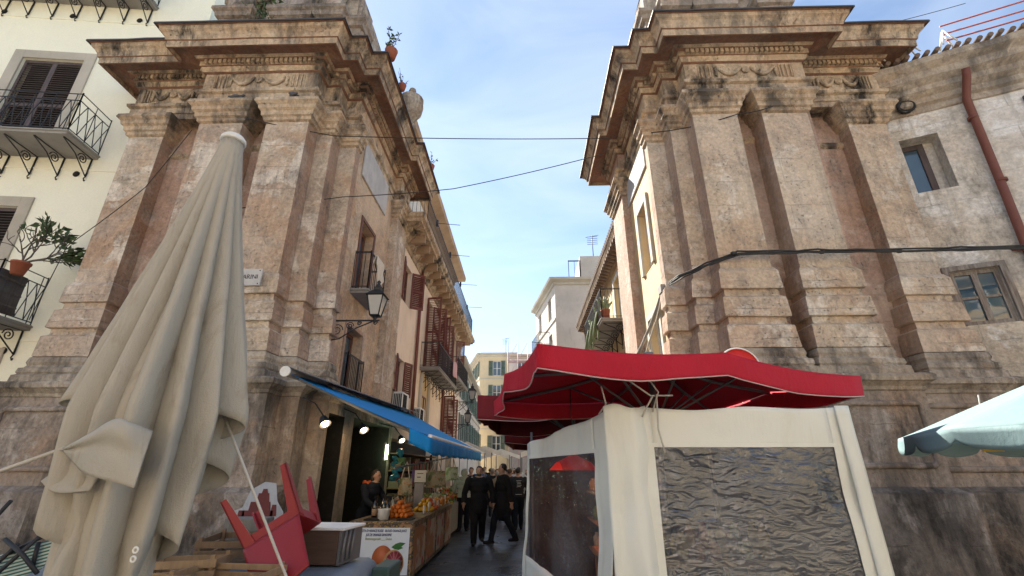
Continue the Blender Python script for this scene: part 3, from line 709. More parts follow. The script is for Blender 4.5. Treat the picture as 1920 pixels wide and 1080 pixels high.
# terrace
path = [(-4.2, 13.4), (-3.9, 13.4), (-3.9, 27.6), (-4.6, 27.6)]
MB().sweep([(0, 8.55), (.05, 8.57), (.06, 8.7), (.14, 8.75), (.2, 8.9), (.3, 8.93), (.32, 9.02), (.68, 9.04), (.7, 9.12), (.78, 9.16), (.8, 9.3), (-.6, 9.3)], path, 1).build('terrace_cornice', M['cornice'], sh_)
for i in range(19):
    mb = MB(); mb.box(-3.88, -3.28, 13.7 + i * .76, 13.85 + i * .76, 8.76, 9.03); mb.build('modillion', M['roofed'], sh_)
rail(sh_, [(-4.55, 13.5, 9.3), (-3.2, 13.5, 9.3), (-3.2, 27.4, 9.3)], 1.05, .13)
BU = basis((-4.9, 13.32, 0), (0, 1, 0), (-1, 0, 0))
uh = [(Y(14.0), Y(15.0), 9.4, 12), (Y(17), Y(18), 9.4, 12), (Y(20), Y(21), 9.4, 12), (Y(23.5), Y(24.5), 9.4, 12)]
mb = MB(); wall_holes(mb, BU, 16.4, 9.2, 14.2, uh, .25); mb.box(0, 16.4, .3, 5, 0, 14.1, M=BU); mb.build('upper_wall', M['pale'], sh_)
simple_windows(sh_, BU, uh, 'frame_br', None)
MB().sweep([(0, 13.6), (.1, 13.65), (.12, 13.9), (.3, 14.0), (.5, 14.1), (.75, 14.2), (.8, 14.45), (0, 14.6)], [(-4.9, 13.4), (-4.9, 29.7), (-6, 29.7)], 1, jit=.01, endcaps=True).build('roof_cornice', M['roofed'], sh_)
for y in (16.0, 21.9): pp = MB(); pp.tube([(-3.82, y, 8.7), (-3.82, y, 3.1)], .06, 8); pp.build('drainpipe', M['pipe'], sh_)
mb = MB()
for y, z in ((15.3, 10.4), (18.5, 10.6), (22, 10.6), (25, 10.4)): mb.tube([(-3.2, y, z), (-2.4, y + .2, z + .02)], .012, 5); mb.box(-3.28, -3.2, y - .05, y + .05, z - .12, z + .12)
mb.build('laundry_bracket', M['iron'], sh_)
acunit(BS, Y(13.55), 3.3, 'larger white air conditioner under the red shutter just beyond the left pylon')
acunit(BS, Y(16.0), 3.15, 'white air conditioner beside the pointed arch window')
# pink laundry on the first balcony
mb = MB(); mb.grid(lambda u, v: V((-3.14 + .03 * math.sin(9 * u) * v, 20.2 + 1.2 * u, 6.25 - .7 * v - .06 * math.sin(7 * u))), 14, 6, smooth=True)
tag(mb.build('laundry', fabric('pink_cloth', (.5, .3, .32)), solid=.01), 'pink laundry draped over the iron balcony beyond the arch', 'laundry')

rh = thing('street_house', 'yellow street house behind the right pylon with brown tiled eaves and a cactus balcony', 'house', (6, 18, 0))
BRH = basis((3.3, 12.52, 0), (0, 1, 0), (1, 0, 0)); Yr = lambda y: y - 12.52
hs = [(Yr(14.6), Yr(15.6), 6.15, 8.0), (Yr(19), Yr(20), 6.15, 8.0), (Yr(14.5), Yr(15.5), 3.0, 5.0), (Yr(18.6), Yr(19.6), 3.0, 5.0)]
mb = MB(); wall_holes(mb, BRH, 11.5, 0, 8.7, hs + [(Yr(14), Yr(17), 0, 2.6), (Yr(19), Yr(22), 0, 2.6)], .22); mb.box(0, 11.5, .5, 4, 0, 8.6, M=BRH); mb.build('wall', M['yellow'], rh)
simple_windows(rh, BRH, hs, 'frame_wh', None)
for h in hs: surround(rh, BRH, h, .12, .04, 'white')
MB().sweep([(0, 8.35), (.06, 8.37), (.08, 8.5), (.4, 8.62), (.45, 8.72), (.45, 8.8), (0, 8.95)], [(3.3, 12.55), (3.3, 24)], -1, jit=.01).build('eaves', M['roofed'], rh)
mb = MB()
for i in range(60): mb.tube([(2.8, 12.7 + i * .19, 8.84), (3.3, 12.7 + i * .19, 8.98), (5, 12.7 + i * .19, 9.6)], .085, 8)
for i in range(40): mb.box(2.88, 3.3, 12.7 + i * .28, 12.8 + i * .28, 8.5, 8.6)
mb.build('roof_tiles', M['tile'], rh)
bo = rails(rh, BRH, Yr(13.9), Yr(18.2), 6.15, 1.0, .85, br=[Yr(14.1) + i * .9 for i in range(5)])
rnd = random.Random(8)
for i in range(6):
    y = 14.15 + .55 * i; lab = ['cactus in a terracotta pot nearest on the yellow house balcony', 'second cactus pot along the yellow house balcony', 'third cactus pot along the yellow house balcony', 'fourth cactus pot along the yellow house balcony', 'fifth cactus pot along the yellow house balcony', 'farthest cactus pot on the yellow house balcony'][i]
    t = thing('potted_cactus', lab, 'cactus', (2.62, y, 6.15), 'cactus pots on the balcony')
    mb = MB(); mb.lathe([(.001, 6.16), (.11, 6.16), (.15, 6.44), (.16, 6.48), (.12, 6.48), (.001, 6.44)], (2.64, y, 0), 12); mb.build('pot', M['terra'], t)
    mb = MB()
    for k in range(9):
        a = rnd.uniform(0, 6.28); o = V((math.cos(a), math.sin(a), 0)); Lk = rnd.uniform(.25, .6); tr = i % 2 == 1 and o.x < 0
        mb.tube([V((2.64, y, 6.45)) + o * .05 * j + V((-.035 * j if tr else 0, 0, (Lk * j / 5 if not tr else .35 * math.sin(j * .9) - .1 * j))) for j in range(6)], [.035, .04, .04, .038, .03, .012], 6)
    mb.build('stems', paint('pale_cactus_green', (.2, .26, .14), .7, var=.4), t)

def far_house(name, label, foot, h, mat, rows, cols, sides, sh='green_shut', roof=None, z00=3.2):
    # foot: plan polygon; sides: indices of the walls with windows
    cx = sum(p[0] for p in foot) / len(foot); cy = sum(p[1] for p in foot) / len(foot)
    t = thing(name, label, 'house', (cx, cy, 0))
    n = len(foot); mb = MB(); mb.prism(foot, 0, h, skip=sides, caps=True); area = sum(foot[i][0] * foot[(i + 1) % n][1] - foot[(i + 1) % n][0] * foot[i][1] for i in range(n))
    for i in sides:
        a, b = V(foot[i]).to_3d(), V(foot[(i + 1) % n]).to_3d(); d = (b - a).normalized(); nn = V((-d.y, d.x, 0)) * (1 if area > 0 else -1); L = (b - a).length
        B = basis((a.x, a.y, 0), d, nn); k = max(1, int(L / cols)); st = (h - z00) / rows; hh = []
        for r_ in range(rows):
            for c in range(k):
                x = L * (c + .5) / k; hh.append((x - .5, x + .5, z00 + st * r_ + .3, z00 + st * r_ + .3 + min(1.9, st * .62)))
        wall_holes(mb, B, L, 0, h, hh, .25)
        for q in hh:
            window(t, B, *q, .2, 'frame_wh', 'glass', 2, 1, .07)
            if sh:
                shutter(t, B, q[0], .5, q[2], q[3], PI - .1, -.03, sh, 1); shutter(t, B, q[1], .5, q[2], q[3], PI - .3, -.03, sh, -1)
        for r_ in range(1, rows): s2 = MB(); s2.box(0, L, -.06, 0, z00 + st * r_ - .1, z00 + st * r_ + .02, M=B); s2.build('string_course', M['trim'], t)
    mb.build('wall', M[mat], t)
    MB().sweep([(0, h - .3), (.1, h - .28), (.12, h - .1), (.4, h), (.45, h + .15), (0, h + .25)], foot + [foot[0]], 1 if area > 0 else -1).build('roof_cornice', M[roof or 'trim'], t)
    return t
M['green_shut'] = paint('grey_green_shutter', (.07, .13, .12), .6)
bh = far_house('corner_house', 'beige corner house with green shutters closing the far end of the street', [(-5.3, 55), (-1.2, 55), (-1.2, 70), (-9, 70)], 14.7, 'beige', 4, 2.2, (0, 3))
ph = far_house('row_house', 'pale row house with green shutters on the left beyond the terrace house', [(-12, 30.5), (-4.3, 30.5), (-4.9, 52), (-12, 52)], 8.6, 'pale', 2, 2.6, (0, 1))
gh = far_house('cement_house', 'grey cement house rising above the yellow house eaves on the right', [(1.05, 37), (2.2, 30), (7, 30), (7, 37)], 14, 'greywall', 4, 2.4, (0,), None)
B = basis((1.05, 37, 0), V((1.15, -7, 0)), V((7, 1.15, 0))); rails(gh, B, 2, 5, 10.0, .9, .8)
mb = MB(); mb.prism([(4.2, 31), (7, 31), (7, 36), (4.2, 36)], 14.05, 16.4); mb.build('roof_room', M['greywall'], gh)
rail(gh, [(3.3, 30.6, 14.25), (4.15, 30.6, 14.25), (4.15, 31, 14.25)], 1.6, .3, .02)
sch = far_house('scaffolded_house', 'far house wrapped in scaffolding between the beige house and red umbrella', [(-1.5, 47), (3.5, 47), (3.5, 53), (-.5, 53)], 12.6, 'pale', 4, 2, (0,), None)
mb = MB()
for i in range(6): mb.tube([(-1.6 + i * 1.0, 46, 0), (-1.6 + i * 1.0, 46, 13.6)], .04, 5); mb.tube([(-1.6 + i, 45.2, 0), (-1.6 + i, 45.2, 13.6)], .04, 5)
for k in range(7):
    for y in (46, 45.2): mb.tube([(-1.7, y, 1.8 * k + 1), (3.5, y, 1.8 * k + 1)], .04, 5)
    mb.box(-1.6, 3.4, 45.2, 46, 1.8 * k + .9, 1.8 * k + .95)
    for i in range(5): mb.tube([(-1.6 + i, 45.2, 1.8 * k + 1), (-.6 + i, 45.2, 1.8 * k + 2.8)], .03, 4)
tag(mb.build('scaffold', paint('pinkish_scaffold', (.5, .36, .36), .6)), 'pinkish pipe scaffold standing before the far house', 'scaffold')
# aerials
for (x, y, z, lab) in ((5.3, 31.5, 16.4, 'television aerial on the grey cement house roof'), (-2.2, 55.5, 14.9, 'television aerial on the beige corner house roof')):
    mb = MB(); mb.tube([(x, y, z), (x, y, z + 2)], .03, 5)
    for k in range(5): mb.tube([(x - .4, y, z + 1.2 + .16 * k), (x + .4, y, z + 1.25 + .16 * k)], .018, 4)
    mb.tube([(x - .5, y, z + 1.8), (x + .5, y, z + 2)], .018, 4)
    tag(mb.build('aerial', M['iron']), lab, 'aerial')
# roof garden bits beside the left pylon and vegetation
def pot_plant(x, y, z, label, s=.3, seed=1, n=60):
    rnd = random.Random(seed); t = thing('potted_plant', label, 'plant', (x, y, z))
    mb = MB(); mb.lathe([(.001, z), (.1 * s / .3, z), (.14 * s / .3, z + s * .7), (.15 * s / .3, z + s * .8), (.001, z + s * .8)], (x, y, 0), 12); mb.build('pot', M['terra'], t)
    mb = MB(); st = MB()
    for i in range(7):
        d = V((rnd.uniform(-.6, .6), rnd.uniform(-.6, .6), 1)); top = V((x, y, z + s * .7)) + d * s * rnd.uniform(.7, 1.8); st.tube([(x, y, z + s * .7), top], .006, 4)
        for k in range(n // 7): leafy(mb, V((x, y, z + s * .7)).lerp(top, rnd.uniform(.3, 1)), (rnd.uniform(-1, 1), rnd.uniform(-1, 1), rnd.uniform(-.3, .8)), s * rnd.uniform(.15, .4), rnd)
    st.build('stems', M['bark'], t); mb.build('leaves', M['leaf'], t)
    return t
pot_plant(-3.18, 8.3, 11.0, 'trailing plant in a pot on the left cornice corner', .32, 1, 90)
pot_plant(-3.15, 9.3, 11.0, 'small terracotta pot plant on the left cornice', .22, 2, 20)
pot_plant(-3.1, 12.9, 11.02, 'terracotta pot with a leafy sprig beyond the stone urn', .3, 3, 50)
mb = MB()
mb.lathe([(.001, 11.05), (.22, 11.05), (.22, 11.2), (.1, 11.28), (.08, 11.4), (.2, 11.5), (.33, 11.7), (.37, 11.95), (.34, 12.1), (.36, 12.14), (.36, 12.2), (.2, 12.3), (.1, 12.36), (.08, 12.42), (.12, 12.5), (.1, 12.6), (.001, 12.64)], (-3.35, 10.9, 0), 18)
tag(mb.build('stone_urn', M['ledge']), 'grey stone urn with a finial standing on the left passage cornice', 'urn')
rnd = random.Random(21); mb = MB()
for i in range(260):
    c = V((-6.55 + rnd.gauss(0, .3), 8.32 + rnd.gauss(0, .12), 12.5 + rnd.gauss(0, .25))); leafy(mb, c, (rnd.uniform(-1, 1), rnd.uniform(-1, .3), rnd.uniform(-.8, .8)), rnd.uniform(.08, .2), rnd)
tag(mb.build('wild_shrub', M['leaf']), 'wild green shrub growing from the left attic stones', 'shrub')
# sunlit houses across the piazza, unseen behind the viewer, added for their warm bounce: windows and the clear plastic mirror them
far_house('piazza_house', 'ochre house across the piazza facing the gate, left of its neighbours', [(-26, -15), (-9, -15), (-9, -25), (-26, -25)], 12.5, 'beige', 4, 2.6, (0,))
far_house('piazza_house', 'cream house across the piazza facing the gate, between two others', [(-9, -15.3), (7, -15.3), (7, -25), (-9, -25)], 14, 'house', 4, 2.6, (0,))
far_house('piazza_house', 'yellow house across the piazza facing the gate, right of its neighbours', [(7, -15), (26, -15), (26, -25), (7, -25)], 12, 'yellow', 4, 2.6, (0,))
# ------------------------------------------------------------------ closed market umbrella in front
M['canvas'] = fabric('weathered_beige_canvas', (.42, .395, .34), .05, .75, .14, 2.5, (.22, .17, .1), .6, .4)
cu = thing('closed_umbrella', 'large beige market umbrella, folded shut with hanging pleats', 'umbrella', (-1.65, 2.1, 0))
AX = V((-1.65, 2.1, 0)); TOP = 3.44
mb = MB(); mb.tube([AX + V((0, 0, .0)), AX + V((0, 0, 3.47))], .032, 12); mb.build('pole', M['iron'], cu)
mb = MB(); mb.lathe([(.001, TOP + .045), (.05, TOP + .035), (.064, TOP + .018), (.067, TOP - .0), (.064, TOP - .006), (.001, TOP - .01)], AX, 20); mb.build('top_cap', M['white'], cu)
mb = MB(); rnd = random.Random(12)
def pleat(phi, zend, r0, r1, w1, bulge, ztop=TOP - .01, tw=0, hemtilt=0, kink=0):
    seed = rnd.uniform(0, 50)
    def f(u, v):
        c = u * 2 - 1; z = ztop + (zend + hemtilt * c - ztop) * v
        t = (TOP - z) / (TOP - 1.3)
        if t > .7: t = .7 + (t - .7) * .12
        rho = (r0 + (r1 - r0) * (t / .72) ** 1.22) * (1 - max(0, 1.9 - z) * .42); w = .026 + w1 * t / .75
        prof = max(0, math.cos(c * PI / 2)) ** 1.15
        rad = rho + bulge * t * prof - .14 * t * abs(c) ** 2.2
        a = phi + tw * t
        o = V((math.cos(a), math.sin(a), 0)); tg = V((-o.y, o.x, 0))
        nz = mnoise.noise(V((c * .8 + seed, z * 1.0, seed))) * .035 * t + mnoise.noise(V((c * 2 + seed, z * 5, seed))) * .007 * t
        kk = kink * math.exp(-((z - zend - .25) / .09) ** 2) if kink else 0
        return AX + o * (rad + nz - kk) + tg * (c * w + nz * .6) + V((0, 0, z))
    mb.grid(f, 12, 40, smooth=True)
cam_a = math.atan2(-2.1, 1.65)   # bearing from the pole to the viewer
# (bearing offset in degrees; positive = to the viewer's right), hem height, radii ...
PL = [(-108, 1.9, .30, .075), (-84, 1.95, .335, .08), (-60, 1.5, .335, .085), (-36, 1.25, .335, .085), (-13, 1.02, .335, .08), (10, 1.05, .33, .075), (33, 1.42, .335, .08), (57, 1.88, .35, .085), (80, 1.66, .33, .08), (104, 1.9, .32, .08),
      (128, 1.6, .32, .085), (152, 1.5, .32, .085), (176, 1.5, .32, .085), (200, 1.5, .32, .085), (226, 1.6, .32, .085)]
for d, ze, r1, w in PL: pleat(cam_a + R(d), ze, .05, r1 - .085 - (.03 if d < -30 else 0), w * .66, .17 if abs(d) < 100 else .1, hemtilt=rnd.uniform(-.11, .11), kink=.05 if d in (-36, 10) else 0)
# inner folds that hang lower
for d, ze, r1, w, b in ((-96, 1.5, .2, .1, .08), (-72, 1.32, .24, .1, .09), (-48, 1.15, .26, .1, .1), (-25, .98, .26, .09, .1), (-2, 1.0, .25, .09, .08), (21, 1.12, .25, .08, .08), (45, 1.5, .25, .09, .08), (69, 1.6, .25, .1, .07), (92, 1.7, .22, .1, .05)):
    pleat(cam_a + R(d), ze, .0, r1 - .05, w, b, 2.5, hemtilt=rnd.uniform(-.08, .08))
# turned-out flap on the left, pulled by its guy rope
FL = dict(L=(-1.87, 1.93, 1.78), k=(-1.58, 1.80, 1.88), t2=(-1.475, 1.76, 1.86), t3=(-1.372, 1.74, 1.83), h1=(-1.782, 1.9, 1.725), h2=(-1.678, 1.85, 1.685), h3=(-1.50, 1.77, 1.66), h4=(-1.352, 1.70, 1.64), i1=(-1.94, 1.95, 1.655), i2=(-1.766, 1.93, 1.6))
FL = {k_: V((0, 0, 1.7)).lerp(V(v_), {'t3': .985, 'h4': .975, 't2': .94, 'h3': .935}.get(k_, .925)) for k_, v_ in FL.items()}
tp = [FL['L'], FL['L'].lerp(FL['k'], .5), FL['k'], FL['t2'], FL['t3']]; bt = [FL['L'] + V((.006, 0, -.012)), FL['h1'], FL['h2'], FL['h3'], FL['h4']]
def cr_(P, t):
    t = t * (len(P) - 1); i = min(int(t), len(P) - 2); f = t - i
    p0, p1, p2, p3 = P[max(i - 1, 0)], P[i], P[i + 1], P[min(i + 2, len(P) - 1)]
    return .5 * (2 * p1 + (p2 - p0) * f + (2 * p0 - 5 * p1 + 4 * p2 - p3) * f * f + (3 * p1 - p0 - 3 * p2 + p3) * f ** 3)
TC = V((.62, -.78, .05))
mb.grid(lambda u, v: cr_(tp, u).lerp(cr_(bt, u), v) + TC * (.03 * math.sin(PI * min(1, v * 2.2)) * math.sin(PI * min(1, u * 1.15)) - .022 * math.exp(-((v - .5) / .16) ** 2) * (1 - u * .6) + .015 * math.sin(PI * v)), 28, 18, smooth=True)
mb.grid(lambda u, v: cr_([FL['L'] + V((.02, .03, -.02)), FL['h1'] + V((.02, .04, 0)), FL['h2'] + V((.01, .05, 0))], u).lerp(cr_([FL['i1'], FL['i1'].lerp(FL['i2'], .5) + V((0, 0, -.012)), FL['i2'] + V((.05, 0, .02))], u), v) + TC * (-.03 * math.sin(PI * v)), 12, 8, smooth=True)
cv = mb.build('canopy', M['canvas'], cu, solid=.005)
mb = MB()
for c in ((-1.235, 1.632, 1.462), (-1.235, 1.632, 1.437)): mb.tube([V(c) + V((.008 * math.cos(t), -.004, .008 * math.sin(t))) for t in [k * PI / 5 for k in range(10)]], .003, 5, closed=True)
mb.build('eyelets', M['white'], cu)
M['rope'] = fabric('white_rope', (.5, .48, .44), 0, .9)
mb = MB(); mb.tube([(-3.6, 2.6, 1.35), (-2.7, 2.25, 1.6), (-1.73, 1.785, 1.774)], .0075, 6)
tag(mb.build('guy_rope', M['rope']), 'white rope stretched from the left edge to the flap of the closed umbrella', 'rope')
mb = MB(); mb.tube([(-1.4, 2.15, 1.96), (-1.2, 2.2, 1.6), (-.98, 2.26, 1.2), (-.8, 2.3, .86)], .006, 6)
tag(mb.build('guy_rope', M['rope']), 'white rope running down right of the closed umbrella past the red chair', 'rope')

# ------------------------------------------------------------------ red market umbrellas
M['red'] = fabric('red_canvas', (.46, .014, .034), .05, .75, .16, 1.5, (.33, .03, .05), .35, .5)
M['maroon'] = fabric('maroon_canvas', (.17, .014, .02), .08, .7, .12, 1.5, (.2, .03, .03), .2, .2)
M['alu'] = paint('dull_alloy', (.17, .165, .17), .5, .3)
def square_umbrella(label, A, B_, C, D, ze, zp, mat, group, drop=.2, mid=.06):
    cor = [V((*p, ze)) for p in (A, B_, C, D)]; ctr = sum(cor, V()) / 4; ctr.z = zp
    t = thing('market_umbrella', label, 'umbrella', (ctr.x, ctr.y, 0), group)
    per = []
    for i in range(4):
        a, b = cor[i], cor[(i + 1) % 4]
        per += [a, (a + b) / 2 + V((0, 0, mid)) + ((a + b) / 2 - V((ctr.x, ctr.y, ze))).normalized() * .05]
    def edge(s):
        k = s * 8 % 8; i = int(k); f = k - i; p = per[i].lerp(per[(i + 1) % 8], f); bow = math.sin(PI * f)
        return p + (V((ctr.x, ctr.y, p.z)) - p) * .02 * bow + V((0, 0, -.035 * bow)), bow
    def roof(u, v):
        p, bow = edge(u); q = ctr.lerp(p, v); q.z -= .07 * math.sin(PI * v) * (.5 + .5 * bow); q.z += mnoise.noise(q * 2.2) * .012; return q
    mb = MB(); mb.grid(roof, 64, 12, smooth=True, wrap=True); cp = mb.build('canopy', M[mat], t, solid=.004)
    def val(u, v):
        p, bow = edge(u); o = (p - V((ctr.x, ctr.y, p.z))).normalized(); n = mnoise.noise(p * 2.1 + V((0, 0, 5)))
        return p + o * (.012 + .03 * v * n + .02 * math.sin(u * 90) * v) + V((0, 0, -drop * v - .02 * bow * v + .02 * n * v))
    mb = MB(); mb.grid(val, 96, 6, smooth=True, wrap=True); va = mb.build('valance', M[mat], t, solid=.004)
    mb = MB(); mb.tube([val(i / 96, 1.0) for i in range(96)], .006, 5, closed=True); mb.build('hem_piping', paint('pale_piping', (.5, .35, .33)), va)
    mb = MB(); mb.tube([(ctr.x, ctr.y, 0), (ctr.x, ctr.y, zp - .02)], .035, 12); mb.build('pole', M['alu'], t)
    mb = MB(); mb.lathe([(.001, zp + .08), (.06, zp + .06), (.07, zp - .01), (.001, zp - .02)], (ctr.x, ctr.y, 0), 12); mb.build('finial', M['alu'], t)
    for p in per:
        q = p + (ctr - p) * .02; hub = V((ctr.x, ctr.y, zp - .06)); m = hub.lerp(q, .5) + V((0, 0, -.05))
        mb = MB(); mb.tube([hub, m, q + V((0, 0, -.03))], .018, 6); rb = mb.build('rib', M['alu'], t)
        mb = MB(); mb.tube([V((ctr.x, ctr.y, zp - .75)), m], .013, 6); mb.build('strut', M['alu'], rb)
    return t
G = 'red market umbrellas beside the tent'
square_umbrella('largest bright red square market umbrella, nearest, spread over the white tent', (.11, 3.27), (3.28, 4.6), (2.9, 7.4), (-.4, 6.3), 2.55, 2.92, 'red', G, .19, .07)
square_umbrella('maroon market umbrella behind the nearest red one, over the street', (-.68, 6.9), (2.3, 7.0), (2.4, 10.2), (-.52, 10.2), 2.72, 3.0, 'maroon', G, .34)
square_umbrella('maroon market umbrella farthest along the right side of the street', (-.42, 10.5), (2.2, 10.6), (2.2, 14), (-.3, 14), 2.55, 2.85, 'maroon', G, .32)

# ------------------------------------------------------------------ pale blue umbrella on the right
M['pale_blue'] = fabric('pale_blue_canvas', (.21, .31, .325), .12, .7, .06, 1.5, (.4, .42, .36), .12, .2)
pu = thing('parasol', 'pale blue round parasol with a scalloped edge at the right', 'parasol', (4.98, 3.75, 0)); c = V((4.98, 3.75, 0))
def pr(u, v):
    a = 2 * PI * u; k = (u * 8) % 1; bow = math.sin(PI * k); r = 1.72 * v * (1 - .035 * bow)
    return c + V((r * math.cos(a), r * math.sin(a), 2.68 - .7 * v ** 1.05 - .05 * math.sin(PI * v) * bow))
mb = MB(); mb.grid(pr, 96, 14, smooth=True, wrap=True); mb.build('canopy', M['pale_blue'], pu, solid=.004)
def pv(u, v):
    p = pr(u, 1); o = (p - c); o.z = 0; o.normalize(); k = abs(math.sin(PI * u * 16))
    return p + o * (.008 + .02 * v * math.sin(u * 70)) + V((0, 0, -v * (.075 + .085 * k ** .5)))
mb = MB(); mb.grid(pv, 192, 4, smooth=True, wrap=True); mb.build('valance', M['pale_blue'], pu, solid=.003)
mb = MB(); mb.tube([c, c + V((0, 0, 2.66))], .025, 10); mb.build('pole', M['alu'], pu)
for i in range(8):
    p = pr(i / 8, .98); h_ = c + V((0, 0, 2.64)); mb = MB(); mb.tube([h_, h_.lerp(p, .5) + V((0, 0, -.03)), p + V((0, 0, -.02))], .01, 5); mb.build('rib', M['alu'], pu)
mb = MB(); mb.grid(lambda u, v: V((4.17 + .18 * u, 4.55 + .02 * math.sin(6 * u), 2.1 - .25 * v)), 8, 4, smooth=True)
tag(mb.build('yellow_cloth', fabric('yellow_cloth', (.7, .5, .08), .2), solid=.006), 'small yellow cloth hanging under the pale blue parasol', 'cloth')
mb = MB(); mb.tube([(4.26, 4.55, 2.1), (4.26, 4.5, 2.35)], .006, 5); tag(mb.build('cloth_cord', M['rope']), 'cord holding the yellow cloth under the pale blue parasol', 'cord')

# ------------------------------------------------------------------ white tent walls with clear windows
M['tarp'] = fabric('white_pvc_tarpaulin', (.84, .86, .80), .15, .45, .04, 1.2, (.6, .57, .44), .3, .22)
def clear_plastic(name, tint, k, bs, sc):
    s = NT(name); s.t.nodes.remove(s.b)
    n = s.noise(sc, 3, .45, s.pos((.65, .65, 1.7)), .7); n2 = s.noise(sc * .3, 2, .5, s.pos((.7, .7, 1.2)), 1.5)
    bp = s.n('Bump'); bp.inputs['Strength'].default_value = bs; bp.inputs['Distance'].default_value = .06
    rdg = s.math('ABSOLUTE', s.math('SUBTRACT', n, .5)); s.l(s.math('ADD', s.math('MULTIPLY', rdg, 2.2), s.math('MULTIPLY', n2, 2.2)), bp.inputs['Height'])
    tr = s.n('BsdfTransparent'); tr.inputs[0].default_value = (*tint, 1)
    gl = s.n('BsdfGlossy'); gl.inputs['Roughness'].default_value = .035; gl.inputs[0].default_value = (.70, .78, .92, 1); s.l(bp.outputs[0], gl.inputs['Normal'])
    df = s.n('BsdfDiffuse'); df.inputs[0].default_value = (.40, .41, .43, 1); s.l(bp.outputs[0], df.inputs['Normal'])
    m1 = s.n('MixShader'); m1.inputs[0].default_value = k; s.l(tr.outputs[0], m1.inputs[1]); s.l(gl.outputs[0], m1.inputs[2])
    m2 = s.n('MixShader'); s.l(s.ramp(s.noise(.9, 4, .6), .4, .65, .03, .24), m2.inputs[0]); s.l(m1.outputs[0], m2.inputs[1]); s.l(df.outputs[0], m2.inputs[2])
    s.l(m2.outputs[0], s.out.inputs[0]); return s.m
M['clear'] = clear_plastic('crinkled_clear_plastic', (.45, .45, .46), .13, .27, 9)
M['clear2'] = clear_plastic('smoother_clear_plastic', (.66, .6, .6), .09, .4, 4)
tent = thing('market_tent', 'white tarpaulin tent walls with crinkled clear plastic windows under the red umbrella', 'tent', (1.4, 5, 0))
def wrk(p, k=1): return mnoise.noise(p * 2.3) * .03 * k + mnoise.noise(V((p.x * 5, p.y * 5, p.z * 2.2))) * .012 * k + mnoise.noise(p * 11) * .004 * k
def panel(P0, P1, z0, ztop0, ztop1, hole, name, cmat, n_=None):
    P0, P1 = V((*P0, 0)), V((*P1, 0)); d = (P1 - P0); L = d.length; nn = V((d.y, -d.x, 0)).normalized()
    zt = lambda u: ztop0 + (ztop1 - ztop0) * u + .012 * math.sin(u * 13)
    def pt(u, z, k=1):
        p = P0 + d * u; p.z = z; tz = z / 2.2
        return p + nn * (wrk(p, k) + .10 * (1 - tz) ** 2 * (1.2 if name == 'side_wall' else .3)) + d.normalized() * (mnoise.noise(V((z * 2, u * 4, 1))) * .01)
    u0, u1, za, zb = hole; mb = MB()
    for (a, b, c0, c1, na, nb) in ((0, u0, 0, 1, 8, 36), (u1, 1, 0, 1, 8, 36)):
        mb.grid(lambda u, v, a=a, b=b: pt(a + (b - a) * u, z0 + (zt(a + (b - a) * u) - z0) * v), na, nb, smooth=True)
    mb.grid(lambda u, v: pt(u0 + (u1 - u0) * u, zb + (zt(u0 + (u1 - u0) * u) - zb) * v), 30, 8, smooth=True)
    mb.grid(lambda u, v: pt(u0 + (u1 - u0) * u, z0 + (za - z0) * v), 30, 8, smooth=True)
    o = mb.build(name, M['tarp'], tent, solid=.004)
    e = .012 / L
    mb = MB(); mb.grid(lambda u, v: pt(u0 - e + (u1 - u0 + 2 * e) * u, za - .02 + (zb - za + .04) * v, 1) - nn * .006, 60, 40, smooth=True); mb.build('clear_window', M[cmat], o)
    mb = MB()   # welded hem round the window
    for (a, b, c0, c1) in ((u0 - .035, u0 + .002, za, zb), (u1 - .002, u1 + .03, za, zb), (u0 - .035, u1 + .03, zb - .003, zb + .03)):
        mb.grid(lambda u, v, a=a, b=b, c0=c0, c1=c1: pt(a + (b - a) * u, c0 + (c1 - c0) * v) + nn * .006, 16, 16, smooth=True)
    mb.build('window_hem', M['tarp'], o)
    return o
panel((.72, 4.0), (2.64, 4.0), .03, 2.17, 2.18, (.17, .925, .5, 1.87), 'front_wall', 'clear')
panel((.03, 7.05), (.70, 4.08), .03, 2.04, 2.16, (.05, .9, .66, 1.84), 'side_wall', 'clear2')
mb = MB()   # gathered corner flap
mb.grid(lambda u, v: V((.66 + .36 * u, 3.99 - .05 * math.sin(PI * u) - .02 * math.sin(9 * u + 3 * v), .05 + (2.19 - .05 + .02 * math.sin(7 * u)) * v)) + V((0, 1, 0)) * wrk(V((u, 3, v * 2.2)), 1.4), 22, 40, smooth=True)
mb.build('corner_flap', M['tarp'], tent, solid=.004)
mb = MB(); mb.grid(lambda u, v: V((2.56 + .12 * u, 3.975 - .02 * math.sin(PI * u), .04 + 2.15 * v)) + V((1, 0, 0)) * (.03 * (1 - v)) + V((0, 1, 0)) * wrk(V((u, 7, v * 2)), .5), 6, 30, smooth=True)
mb.build('edge_flap', M['tarp'], tent, solid=.004)
mb = MB()
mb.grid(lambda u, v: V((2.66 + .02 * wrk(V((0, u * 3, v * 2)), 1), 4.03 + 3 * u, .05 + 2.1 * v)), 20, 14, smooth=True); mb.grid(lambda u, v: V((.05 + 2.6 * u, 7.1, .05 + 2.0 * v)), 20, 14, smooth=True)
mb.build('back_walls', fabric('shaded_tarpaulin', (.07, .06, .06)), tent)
for x, y in ((.74, 4.1), (2.6, 4.08), (.1, 6.98), (2.6, 7.0)):
    mb = MB(); mb.tube([(x, y, 0), (x, y, 2.2)], .018, 8); mb.build('tent_pole', M['alu'], tent)
mb = MB()
